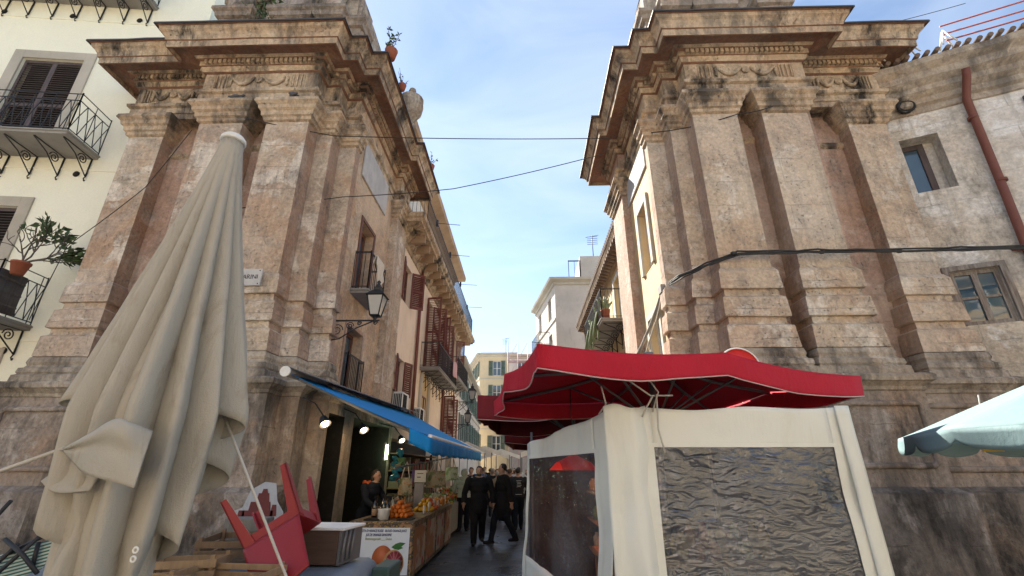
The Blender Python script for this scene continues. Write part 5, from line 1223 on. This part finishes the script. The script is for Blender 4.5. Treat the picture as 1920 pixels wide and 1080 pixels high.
mb = MB(); mb.lathe([(.001, .011), (.026, .011), (.001, .012)], (-2.155, CY0 - .001, .285), 12, M=Mx()); mb.build('printed_pith', M['white'], fp)
mb = MB()
for a, L in ((.25, .24), (-.05, .2)): mb.face([V((-2.22, CY0 - .003, .5)) + V((math.cos(a) * x - math.sin(a) * z, -.001 * (a > 0), math.sin(a) * x + math.cos(a) * z)) * L for x, z in ((0, 0), (.3, .14), (.65, .15), (1, 0), (.6, -.16), (.3, -.13))])
mb.build('printed_leaf', paint('printed_leaf_green', (.04, .17, .04), .5), fp)
# goods on the stall
rnd = random.Random(9)
def copies(proto, locs, label, cat, grp, mats=None):
    for i, p in enumerate(locs):
        o = proto if i == 0 else proto.copy()
        if i: COL.objects.link(o)
        o.location = p; o.rotation_euler = (rnd.uniform(0, 6), rnd.uniform(0, 6), rnd.uniform(0, 6)); tag(o, label, cat, grp)
def orange(name, m, r=.042, sc=(1, 1, .94)):
    mb = MB(); mb.ball((0, 0, 0), r, 12, sc=sc); return mb.build(name, m)
om = paint('orange_peel', (.62, .17, .02), .45, var=.25, sc=12)
locs = []
for lay, n in ((0, 5), (1, 4), (2, 3), (3, 1)):
    for i in range(n):
        for j in range(n + 2): locs.append((-2.3 + (i - n / 2 + .5) * .085 + rnd.uniform(-.008, .008), 9.3 + (j - n / 2) * .088, .93 + lay * .066))
copies(orange('orange', om), locs, 'orange in the heap at the near end of the fruit stall', 'orange', 'oranges heaped on the stall')
locs = []
for lay, n in ((0, 4), (1, 3), (2, 2)):
    for i in range(n):
        for j in range(n * 2): locs.append((-2.12 + (i - n / 2 + .5) * .1, 10.9 + (j - n) * .1, .93 + lay * .075))
pm = [paint('yellow_fruit_skin', (.7, .4, .03), .4, var=.2), paint('red_orange_fruit_skin', (.65, .1, .02), .35, var=.25)]
lo = [p for i, p in enumerate(locs) if (p[1] < 10.75) == True]; hi = [p for p in locs if p[1] >= 10.75]
copies(orange('lemon', pm[0], .045, (.85, .85, 1.2)), lo, 'yellow fruit in the bright heap midway along the fruit stall', 'fruit', 'yellow fruit heaped on the stall')
copies(orange('persimmon', pm[1], .05, (1, 1, .85)), hi, 'red orange fruit in the heap toward the far end of the fruit stall', 'fruit', 'red fruit heaped on the stall')
locs = [(-2.1 + rnd.uniform(-.16, .16), 12.0 + rnd.uniform(-.5, .7), .93 + rnd.uniform(0, .1)) for i in range(36)]
copies(orange('mandarin', paint('deep_orange_peel', (.6, .22, .02), .45, var=.3), .045), locs, 'orange fruit scattered at the far end of the fruit stall', 'fruit', 'loose fruit on the far stall end')
M['bottle'] = glass('dark_bottle_glass', (.02, .015, .01), .08)
def bottle(x, y, z, h, label, m='bottle', cap='dark'):
    t = thing('bottle', label, 'bottle', (x, y, z), 'bottles on the fruit stall'); r = h * .14
    mb = MB(); mb.lathe([(.001, z), (r, z + .005), (r, z + h * .55), (r * .9, z + h * .63), (r * .35, z + h * .75), (r * .33, z + h * .95), (.001, z + h * .95)], (x, y, 0), 14); mb.build('glass_body', M[m], t)
    mb = MB(); mb.lathe([(r * .4, z + h * .9), (r * .42, z + h), (.001, z + h * 1.005)], (x, y, 0), 10); mb.build('cap', M[cap], t)
    mb = MB(); mb.lathe([(r * 1.01, z + h * .15), (r * 1.01, z + h * .45)], (x, y, 0), 14); mb.build('paper_label', M['lab'], t)
M['lab'] = paint('warm_paper_label', (.4, .25, .15), .7); M['amber'] = glass('amber_bottle_glass', (.3, .14, .04), .1); M['clearb'] = glass('pale_bottle_glass', (.3, .3, .27), .1)
extra_b = [(-2.8 + rnd.uniform(0, .35), 9.5 + .22 * q_, rnd.uniform(.22, .36), rnd.choice(('bottle', 'amber', 'clearb'))) for q_ in range(15)]
for i, (x, y, h, m) in enumerate(((-2.68, 9.0, .36, 'bottle'), (-2.55, 9.12, .35, 'bottle'), (-2.45, 9.0, .33, 'bottle'), (-2.62, 9.3, .38, 'bottle'), (-2.7, 9.7, .34, 'amber'), (-2.58, 9.85, .3, 'clearb'), (-2.66, 10.1, .33, 'clearb'), (-2.5, 10.25, .3, 'amber'), (-2.66, 10.5, .34, 'clearb'), (-2.6, 10.85, .3, 'amber'), (-2.55, 11.3, .3, 'clearb'), (-2.3, 12.6, .3, 'clearb'), (-2.15, 12.75, .28, 'amber'), *extra_b)):
    bottle(x, y, .885, h, {'bottle': 'dark wine bottle among those at the near end of the fruit stall', 'amber': 'amber bottle standing behind the fruit on the stall', 'clearb': 'pale glass bottle standing behind the fruit on the stall'}[m], m)
mb = MB(); mb.lathe([(.001, .886), (.09, .89), (.105, 1.05), (.11, 1.06), (.1, 1.055), (.088, .9), (.001, .9)], (-2.45, 8.78, 0), 20); tag(mb.build('tub', M['white']), 'white plastic tub at the near edge of the fruit stall', 'tub')
mb = MB(); mb.box(-2.75, -2.5, 8.64, 8.95, .887, .91); mb.box(-2.2, -1.95, 8.7, 9.05, .887, .9); tag(mb.build('tray', M['dark']), 'black trays along the near edge of the fruit stall', 'tray')
pb = thing('price_board', 'white and violet price board standing on a post over the stall', 'price board', (-2.45, 11.5, 1.0))
mb = MB(); mb.box(-2.62, -2.3, 11.48, 11.52, 1.42, 1.68); mb.build('board', M['white'], pb); mb = MB(); mb.box(-2.62, -2.56, 11.47, 11.478, 1.42, 1.68); mb.box(-2.5, -2.36, 11.47, 11.478, 1.6, 1.615); mb.box(-2.5, -2.42, 11.47, 11.478, 1.52, 1.54); mb.build('board_print', paint('violet_print', (.12, .06, .25), .6), pb)
mb = MB(); mb.box(-2.55, -2.35, 11.5, 11.6, .887, 1.4); mb.build('post', paint('lilac_grey_card', (.4, .4, .45), .7), pb)
# bags hung on a rail
mb = MB(); mb.tube([(-2.45, 9.2, 1.72), (-2.05, 14.5, 2.05)], .02, 8); tag(mb.build('hanging_rail', M['alu']), 'grey metal rail under the blue awning from which bags hang', 'rail')
bm = [pattern_mat('woven_print_bag', (.35, .16, .06), (.3, .26, .18), (.1, .12, .06), 16), pattern_mat('pale_floral_bag', (.3, .36, .2), (.45, .47, .4), (.2, .26, .14), 18)]
def bag(x, y, z, w, h, m, label):
    t = thing('tote_bag', label, 'bag', (x, y, z), 'bags hung from the rail')
    mb = MB(); mb.grid(lambda u, v: V((x + (u - .5) * w * (1 - .12 * v), y + .05 * math.sin(PI * u) + .012 * math.sin(9 * u + 5 * v), z + h * v)), 12, 8, smooth=True); mb.grid(lambda u, v: V((x + (u - .5) * w * (1 - .12 * v), y - .05 * math.sin(PI * u) + .012 * math.sin(8 * u + 4 * v), z + h * v)), 12, 8, smooth=True); mb.build('bag_body', bm[m], t)
    mb = MB(); mb.tube([(x - w * .28, y - .04, z + h * .95), (x - .03, y - .02, z + h * 1.7), (x, y, z + h * 1.9), (x + .03, y - .02, z + h * 1.7), (x + w * .28, y - .04, z + h * .95)], .012, 6); mb.build('handle', M['rope'], t)
bag(-2.1, 11.7, 1.3, .48, .36, 0, 'brown patterned shopping bag hanging over the middle of the stall'); bag(-2.0, 13.5, 1.42, .38, .34, 1, 'pale green floral bag hanging at the far end of the rail'); bag(-2.5, 10.4, 1.2, .3, .34, 0, 'narrow brown bag hanging near the vendor'); bag(-2.22, 12.5, 1.36, .4, .3, 0, 'wide brown bag hanging between the price board and the green bag')
for i in range(7):
    t = MB(); y_ = 9.9 + .5 * i; t.box(-2.0, -1.98, y_, y_ + .16, .9, 1.04 + .03 * (i % 3)); tag(t.build('price_tag', M['white']), 'small white price tag standing at the stall front edge', 'price tag', 'price tags along the stall edge')
mb = MB(); rnd = random.Random(2)
for k in range(14): mb.ball((-3.0 + rnd.uniform(-.08, .08), 11.4 + rnd.uniform(-.08, .08), 1.45 + k * .05), rnd.uniform(.04, .1), 8, sc=(1, 1, .7), rough=.03)
tag(mb.build('plastic_bag_bunch', fabric('turquoise_plastic', (.05, .3, .42), .2, .3)), 'turquoise plastic bags bunched on a hook by the doorway', 'bag')

# ------------------------------------------------------------------ market beyond
def stall(x0, x1, y0, y1, label, seed):
    rnd = random.Random(seed); t = thing('market_stall', label, 'stall', ((x0 + x1) / 2, (y0 + y1) / 2, 0), 'market stalls along the street')
    mb = MB(); mb.box(x0, x1, y0, y1, .1, .8); mb.build('counter', paint('stall_side', rnd.choice(((.3, .3, .28), (.25, .1, .08), (.2, .24, .2))), .7), t)
    mb = MB()
    for k in range(260): mb.ball((rnd.uniform(x0 + .05, x1 - .05), rnd.uniform(y0 + .05, y1 - .05), .82 + rnd.uniform(0, .16)), rnd.uniform(.035, .07), 6, rnd.randrange(4))
    pr_ = mb.build('produce', [paint('produce', c, .6) for c in ((.1, .2, .04), (.5, .45, .35), (.4, .08, .03), (.45, .3, .04))], t); pr_['kind'] = 'stuff'
def canopy(x0, x1, y0, y1, z, label, m, side):
    t = thing('stall_canopy', label, 'canopy', ((x0 + x1) / 2, (y0 + y1) / 2, 0), 'stall canopies down the street')
    mb = MB(); mb.grid(lambda u, v: V((x0 + (x1 - x0) * u, y0 + (y1 - y0) * v, z + .45 * (1 - abs(2 * u - 1)) - .04 * math.sin(PI * v) + .02 * math.sin(9 * v))), 12, 12, smooth=True)
    mb.grid(lambda u, v: V((x0 + (x1 - x0) * u, y0 - .01, z + .45 * (1 - abs(2 * u - 1)) - .22 * v)), 12, 2); mb.build('cloth', M[m], t, solid=.005)
    for x in (x0, x1):
        for y in (y0, y1): mb = MB(); mb.tube([(x, y, 0), (x, y, z)], .02, 6); mb.build('pole', M['alu'], t)
M['whitec'] = fabric('white_stall_cloth', (.9, .9, .87), .4, .7, .05)
for i, (a) in enumerate(((-3.3, -2.0, 13.6, 16.6, 'vegetable stall just beyond the blue awning', 1), (-3.4, -2.0, 19, 23, 'produce stall farther along the left street side', 2), (.9, 2.4, 15, 19, 'produce stall beyond the maroon umbrellas', 3), (.8, 2.4, 21, 25, 'farthest produce stall on the right side', 4))): stall(*a)
for a in ((-3.5, -1.6, 17.2, 19.6, 2.3, 'nearest white canopy on the left side of the street', 'whitec', 0), (-3.5, -1.4, 20.5, 24.0, 2.35, 'second white canopy on the left side of the street', 'whitec', 0), (-3.4, -.8, 25.5, 29, 2.4, 'wide white canopy at the middle distance on the left', 'whitec', 0), (.2, 2.6, 16, 20, 2.25, 'white canopy on the right behind the maroon umbrellas', 'whitec', 0), (-.2, 2.6, 22, 27, 2.4, 'farthest white canopy on the right side of the street', 'whitec', 0), (-2.9, -.2, 32, 37, 2.5, 'white canopy far down the street', 'whitec', 0)): canopy(*a)

rk = thing('added_shade_rack', 'dark tall rack added as awning shade along the left wall just past the fruit stall', 'rack', (-3.5, 15.5, 0)); rnd = random.Random(77)  # dark rack added to stand in for the awning shade behind the bags
mb = MB(); mb.box(-3.86, -3.8, 13.5, 18.8, .05, 2.45); mb.build('shade_board', M['dark'], rk)
for z in (.3, .75, 1.2, 1.65, 2.1): mb = MB(); mb.box(-3.8, -3.42, 13.5, 18.8, z, z + .03); mb.build('shelf', M['crate2'], rk)
mb = MB()
for z in (.33, .78, 1.23, 1.68):
    for i in range(30): y = 13.6 + i * .172; mb.box(-3.75, -3.5 + rnd.uniform(0, .07), y, y + .15, z, z + rnd.uniform(.15, .36), rnd.randrange(4))
g_ = mb.build('packed_goods', [paint('packed_goods', c, .7) for c in ((.1, .07, .04), (.2, .03, .03), (.05, .09, .03), (.16, .14, .1))], rk); g_['kind'] = 'stuff'
# ------------------------------------------------------------------ people
SKIN = paint('skin', (.42, .25, .18), .55, var=.12, dk=.0); HAIR = paint('dark_hair', (.02, .015, .012), .6); HAIRG = paint('grey_hair', (.3, .28, .26), .6); HAIRB = paint('brown_hair', (.09, .05, .03), .6)
cloth = lambda n, c, r=.85: fabric(n, c, 0, r, .15, 4, tuple(x * .6 for x in c), .2, .3)
CL = dict(black=cloth('black_jacket', (.012, .012, .014)), navy=cloth('navy_trousers', (.014, .017, .028)), grey=cloth('light_grey_jacket', (.5, .52, .5)), char=cloth('charcoal_jacket', (.03, .03, .035)), jean=cloth('blue_jeans', (.04, .06, .11)),
          red=cloth('red_jacket', (.3, .03, .03)), tan=cloth('tan_coat', (.33, .24, .15)), white=cloth('white_shirt', (.55, .55, .53)), shoe=cloth('dark_shoes', (.015, .014, .014), .5), blue=cloth('blue_jacket', (.05, .09, .2)), green=cloth('olive_jacket', (.07, .08, .04)))
def person(loc, head, label, top, legs, hair=HAIR, H=1.75, stride=.0, arms=(0, 0), turn=0, coat=0, vox=.014, hood=False, build_=1.0, bag_=False, hairlong=0, sweep=(1, 1), grp=None, lean=0, elbows=(0, 0), extra=None):
    k = H / 1.75; mb = MB(); reg = []
    def limb(pts, rs, mi):
        pts = [V(p) for p in pts]; mb.tube(pts, rs, 10)
        for p, r in zip(pts, rs): mb.ball(p, r * .99, 10)
        for a, b in zip(pts, pts[1:]):
            for t in (0, .25, .5, .75, 1): reg.append((a.lerp(b, t), mi))
    w = build_
    for sd, ph in ((-1, 1), (1, -1)):
        fy = -stride * ph; hip = V((sd * .095, 0, .93)); an = V((sd * .1, fy + (.02 if fy > 0 else 0), .09 + (.05 if fy > .1 else 0))); kn = hip.lerp(an, .5) + V((0, -.03 - abs(stride) * .12, 0)); kn.z = .5
        [reg.append((hip.lerp(kn, .15 * q) + V((sd * .1 * w, 0, 0)), 1)) for q in range(1, 6)]
        limb([hip, hip.lerp(kn, .5), kn, kn.lerp(an, .4) + V((0, .012, 0)), an], [.1 * w, .09 * w, .07 * w, .066 * w, .056 * w], 1)
        tip = an + V((sd * .02, -.16, -.045)); limb([an + V((0, .05, -.045)), an + V((0, -.05, -.04)), tip], [.042, .045, .036], 2)
        sh = V((sd * .185 * w, lean * -.5, 1.43)); sw = arms[0 if sd < 0 else 1]; eb = elbows[0 if sd < 0 else 1]
        el = sh + V((sd * (.085 + .05 * (w - 1)), -math.sin(sw) * .29, -math.cos(sw) * .29)); wr = el + V((sd * .012, -math.sin(sw + eb + .18) * .25, -math.cos(sw + eb + .18) * .25))
        limb([sh, sh.lerp(el, .5), el, wr.lerp(el, .12)], [.07 * w, .064 * w, .058 * w, .05 * w], 0)
        d = (wr - el).normalized(); pl = wr + d * .05; limb([wr, pl + d * .02], [.027, .032], 3); s_ = V((0, 1, 0)) - d * d.y; s_ = s_.normalized() if s_.length > .1 else V((1, 0, 0))
        for f in range(4):
            o = pl + d * .045 + s_ * (.027 - .018 * f); L = (.05, .058, .055, .043)[f]
            limb([o, o + d * L * .55, o + d * L * .9 - V((sd, 0, 0)) * .018], [.0105, .0095, .008], 3)
        limb([wr + d * .03 - s_ * .028, wr + d * .075 - s_ * .052, wr + d * .105 - s_ * .05], [.013, .011, .009], 3)
    ln = V((0, -lean, 0))
    for z, rx, ry in ((.9, .165, .115), (.98, .165, .118), (1.1, .155, .112), (1.22, .172, .122), (1.34, .188, .125), (1.42, .165, .105)):
        mb.ball(ln * ((z - .9) / .55) + V((0, 0, z)), 1, 16, sc=(rx * w, ry * w, .125)); reg.append((ln * ((z - .9) / .55) + V((0, 0, z)), 0 if z > .95 else 1))
        for sx in (-.1, .1, -rx * w * .97, rx * w * .97):
            for sy in (-.08, 0, .08): reg.append((ln * ((z - .9) / .55) + V((sx, sy, z)), 0 if z > .95 or coat else 1))
    if coat:
        limb([V((0, 0, 1.0)), V((0, .01, .95 - coat))], [.165 * w, .175 * w], 0)
        for sx in (-.1, .1):
            limb([V((sx, 0, .95)), V((sx, .01, .95 - coat))], [.1 * w, .1 * w], 0)
            for q in range(5):
                for sy in (-.09, 0, .09): reg.append((V((sx * 1.95 * w, sy, .98 - coat * q / 4)), 0)); reg.append((V((sx * 1.2 * w, sy * 1.5, .98 - coat * q / 4)), 0))
    hc = V((0, -.015, 1.635)) + ln; limb([V((0, .0, 1.44)) + ln, V((0, -.005, 1.54)) + ln], [.062, .052], 3)
    Rt = Matrix.Rotation(turn, 3, 'Z'); hp = lambda x, y, z: hc + Rt @ V((x, y, z))
    mb.ball(hc + V((0, 0, .02)), .1, 16, sc=(.78, .97, 1.02)); mb.ball(hp(0, -.02, -.045), .075, 14, sc=(.78, .92, .9)); mb.ball(hp(0, -.055, -.075), .04, 10)
    mb.tube([hp(0, -.088, .02), hp(0, -.112, -.022)], [.009, .017], 8); mb.ball(hp(0, -.108, -.022), .016, 8)
    for sx in (-1, 1): mb.ball(hp(sx * .08, .0, -.005), .026, 8, sc=(.4, .8, 1.2)); mb.ball(hp(sx * .03, -.083, .025), .018, 8, sc=(1.3, .6, .6))
    mb.ball(hp(0, -.086, -.062), .02, 8, sc=(1.3, .6, .5)); reg.append((hc, 3)); reg.append((hp(0, -.04, -.07), 3))
    o = mb.build('body', [CL[top], CL[legs], CL['shoe'], SKIN], None)
    md = o.modifiers.new('r', 'REMESH'); md.mode = 'VOXEL'; md.voxel_size = vox; md.use_smooth_shade = True
    m2 = o.modifiers.new('s', 'SMOOTH'); m2.iterations = 5; m2.factor = .5
    dg = bpy.context.evaluated_depsgraph_get(); me = bpy.data.meshes.new_from_object(o.evaluated_get(dg)); bpy.data.objects.remove(o)
    from mathutils.kdtree import KDTree
    kd = KDTree(len(reg))
    for i, (p, m_) in enumerate(reg): kd.insert(p, i)
    kd.balance(); me.materials.clear()
    for m_ in (CL[top], CL[legs], CL['shoe'], SKIN): me.materials.append(m_)
    for pg in me.polygons:
        c_ = pg.center; i = kd.find(c_)[1]; mi = reg[i][1]
        if mi == 1 and c_.z > .93: mi = 0
        if mi in (3,) and c_.z > 1.3 and c_.z < 1.5: mi = 0
        if c_.z < .085: mi = 2
        pg.material_index = mi; pg.use_smooth = True
    # fold the cloth a little
    for v in me.vertices:
        z = v.co.z
        if .12 < z < 1.45: v.co += V((mnoise.noise(v.co * 7), mnoise.noise(v.co * 7 + V((5, 1, 2))), 0)) * .008 + V((0, mnoise.noise(V((v.co.x * 4, 0, z * 9))) * .004, 0))
    t = thing('person', label, 'person', loc, grp); t.rotation_euler = (0, 0, head); t.scale = (k, k, k)
    b = bpy.data.objects.new('body', me); COL.objects.link(b); b.parent = t
    hm = MB()
    if not hood:
        hm.ball(hp(0, .018, .045), .104, 16, sc=(.82, .92, .9), rough=.012)
        if hairlong: hm.ball(hp(0, .05, -.05), .09, 12, sc=(.95, .6, 1.3), rough=.015)
    else: hm.ball(hp(0, .045, -.02), .13, 16, sc=(.9, .8, 1.0), rough=.012); hm.ball(V((0, .1, 1.46)) + ln, .11, 12, sc=(1.2, .6, .8), rough=.015)
    h_ = hm.build('hood' if hood else 'hair', CL[top] if hood else hair); h_.parent = t
    if not hood:   # cut the hair away from the face
        me2 = h_.data; bm_ = bmesh.new(); bm_.from_mesh(me2); inv = Rt.transposed()
        dl = [v for v in bm_.verts if (inv @ (v.co - hc)).y < -.045 and (inv @ (v.co - hc)).z < .065]
        bmesh.ops.delete(bm_, geom=dl, context='VERTS'); bm_.to_mesh(me2); bm_.free()
    if vox < .016:
        e = MB()
        for sx in (-1, 1): e.ball(hp(sx * .03, -.092, .018), .008, 6)
        e_ = e.build('eyes', M['dark']); e_.parent = t
    if extra: extra(t, hp)
    return t
def beard(t, hp):
    mb = MB(); mb.ball(hp(0, -.05, -.075), .058, 12, sc=(1.05, .8, .8), rough=.01); o = mb.build('beard', HAIR); o.parent = t
def print_(t, hp):
    mb = MB(); rnd = random.Random(6)
    for i in range(5):
        z = 1.22 + .045 * i; mb.tube([(-.07 + rnd.uniform(-.02, .02), .158, z), (0, .166, z + rnd.uniform(-.012, .012)), (.07 + rnd.uniform(-.03, .02), .158, z + rnd.uniform(-.01, .01))], .007, 4)
    mb.tube([(-.1, .15, 1.0), (.1, .15, 1.0)], .006, 4); o = mb.build('back_print', M['white']); o.parent = t
person((-1.16, 12.55, 0), .12, 'bearded man in a dark jacket and trousers walking toward the viewer', 'black', 'black', HAIR, 1.76, .16, (.12, -.1), 0, .14, .013, build_=1.34, extra=beard)
person((-.56, 12.7, 0), -1.15, 'tall man in a long black coat striding beside the bearded man', 'black', 'navy', HAIR, 1.82, .26, (.2, -.25), -.3, .26, .013, build_=1.2)
person((-1.85, 15.2, 0), 3.0, 'person in a light grey hooded jacket standing with their back turned', 'grey', 'navy', HAIRB, 1.72, .04, (.3, .3), 0, 0, .014, build_=1.32, hood=True, elbows=(.6, .6))
person((-.22, 15.6, 0), 3.3, 'person in a black jacket with white print across the back', 'char', 'navy', HAIR, 1.72, .1, (.1, .1), 0, 0, .014, build_=1.22, extra=print_)
person((-.52, 17.0, 0), 2.9, 'person in dark clothes walking away behind the tall man', 'char', 'black', HAIRB, 1.7, .12, (.1, -.1), vox=.018, build_=1.2)
def scarf(t, hp):
    mb = MB(); mb.tube([V((.115 * math.cos(a), .085 * math.sin(a) - .05, 1.49 + .02 * math.sin(3 * a))) for a in [i * PI / 10 for i in range(20)]], .045, 8, closed=True); mb.tube([(.09, -.14, 1.46), (.11, -.19, 1.3), (.1, -.2, 1.12)], [.04, .045, .03], 8); o = mb.build('scarf', cloth('orange_red_scarf', (.5, .1, .03))); o.parent = t
person((-3.28, 10.3, 0), 1.25, 'vendor in a dark jacket with an orange scarf leaning over the fruit stall', 'navy', 'navy', HAIR, 1.68, 0, (.45, .6), .1, 0, .013, build_=1.15, lean=.2, extra=scarf, elbows=(.5, .7), hairlong=1)
rnd = random.Random(31); tops = ['black', 'tan', 'grey', 'black', 'white', 'blue', 'char', 'red', 'black', 'green', 'white', 'navy', 'tan', 'black', 'grey', 'red', 'white', 'blue', 'char', 'green', 'grey', 'black', 'white', 'navy', 'tan', 'red', 'char', 'blue', 'white']
desc = {'black': 'black jacket', 'tan': 'tan coat', 'red': 'red jacket', 'white': 'white shirt', 'blue': 'blue jacket', 'char': 'charcoal jacket', 'green': 'olive jacket', 'grey': 'light grey jacket', 'navy': 'navy jacket'}
for i, tp_ in enumerate(tops):
    y = 17.4 + i * .55; x = (-1.75, -.9, .2, -1.3, -.35, -1.9, .45, -.75)[i % 8] + rnd.uniform(-.15, .15)
    person((x, y, 0), rnd.choice((0, .3, 2.9, 3.3, -.4, 3.1)), 'shopper in a %s in the crowd down the street' % desc[tp_], tp_, rnd.choice(('black', 'jean', 'navy')), rnd.choice((HAIR, HAIRB, HAIRG)), rnd.uniform(1.6, 1.82), rnd.uniform(0, .2), (rnd.uniform(-.3, .4), rnd.uniform(-.3, .4)), vox=.026, build_=rnd.uniform(1.05, 1.3), grp='crowd of shoppers down the street')
# pigeons on the capitals
def pigeon(P, head, label):
    t = thing('pigeon', label, 'pigeon', P, 'pigeons on the left capitals'); q = Matrix.Translation(P) @ Matrix.Rotation(head, 4, 'Z'); mb = MB()
    prof = [(-.17, .075, .012), (-.1, .09, .035), (-.03, .1, .058), (.04, .115, .062), (.08, .15, .045), (.1, .19, .028), (.115, .215, .027), (.135, .213, .018), (.15, .205, .006)]
    mb.tube([q @ V((x, 0, z)) for x, z, r in prof], [r for x, z, r in prof], 10)
    for s_ in (-1, 1): mb.tube([q @ V((.02, s_ * .02, .06)), q @ V((.02, s_ * .022, .0)), q @ V((.05, s_ * .025, .0))], .006, 5); mb.ball(q @ V((-.03, s_ * .05, .11)), .05, 8, sc=(1.7, .35, .7))
    mb.build('body', paint('pigeon_grey', (.07, .075, .085), .6, var=.5, sc=20), t)
pigeon((-5.1, 7.86, 9.38), 2.6, 'dark pigeon perched on the inner capital of the left pylon'); pigeon((-6.4, 7.9, 9.38), .4, 'dark pigeon perched on the middle capital of the left pylon')
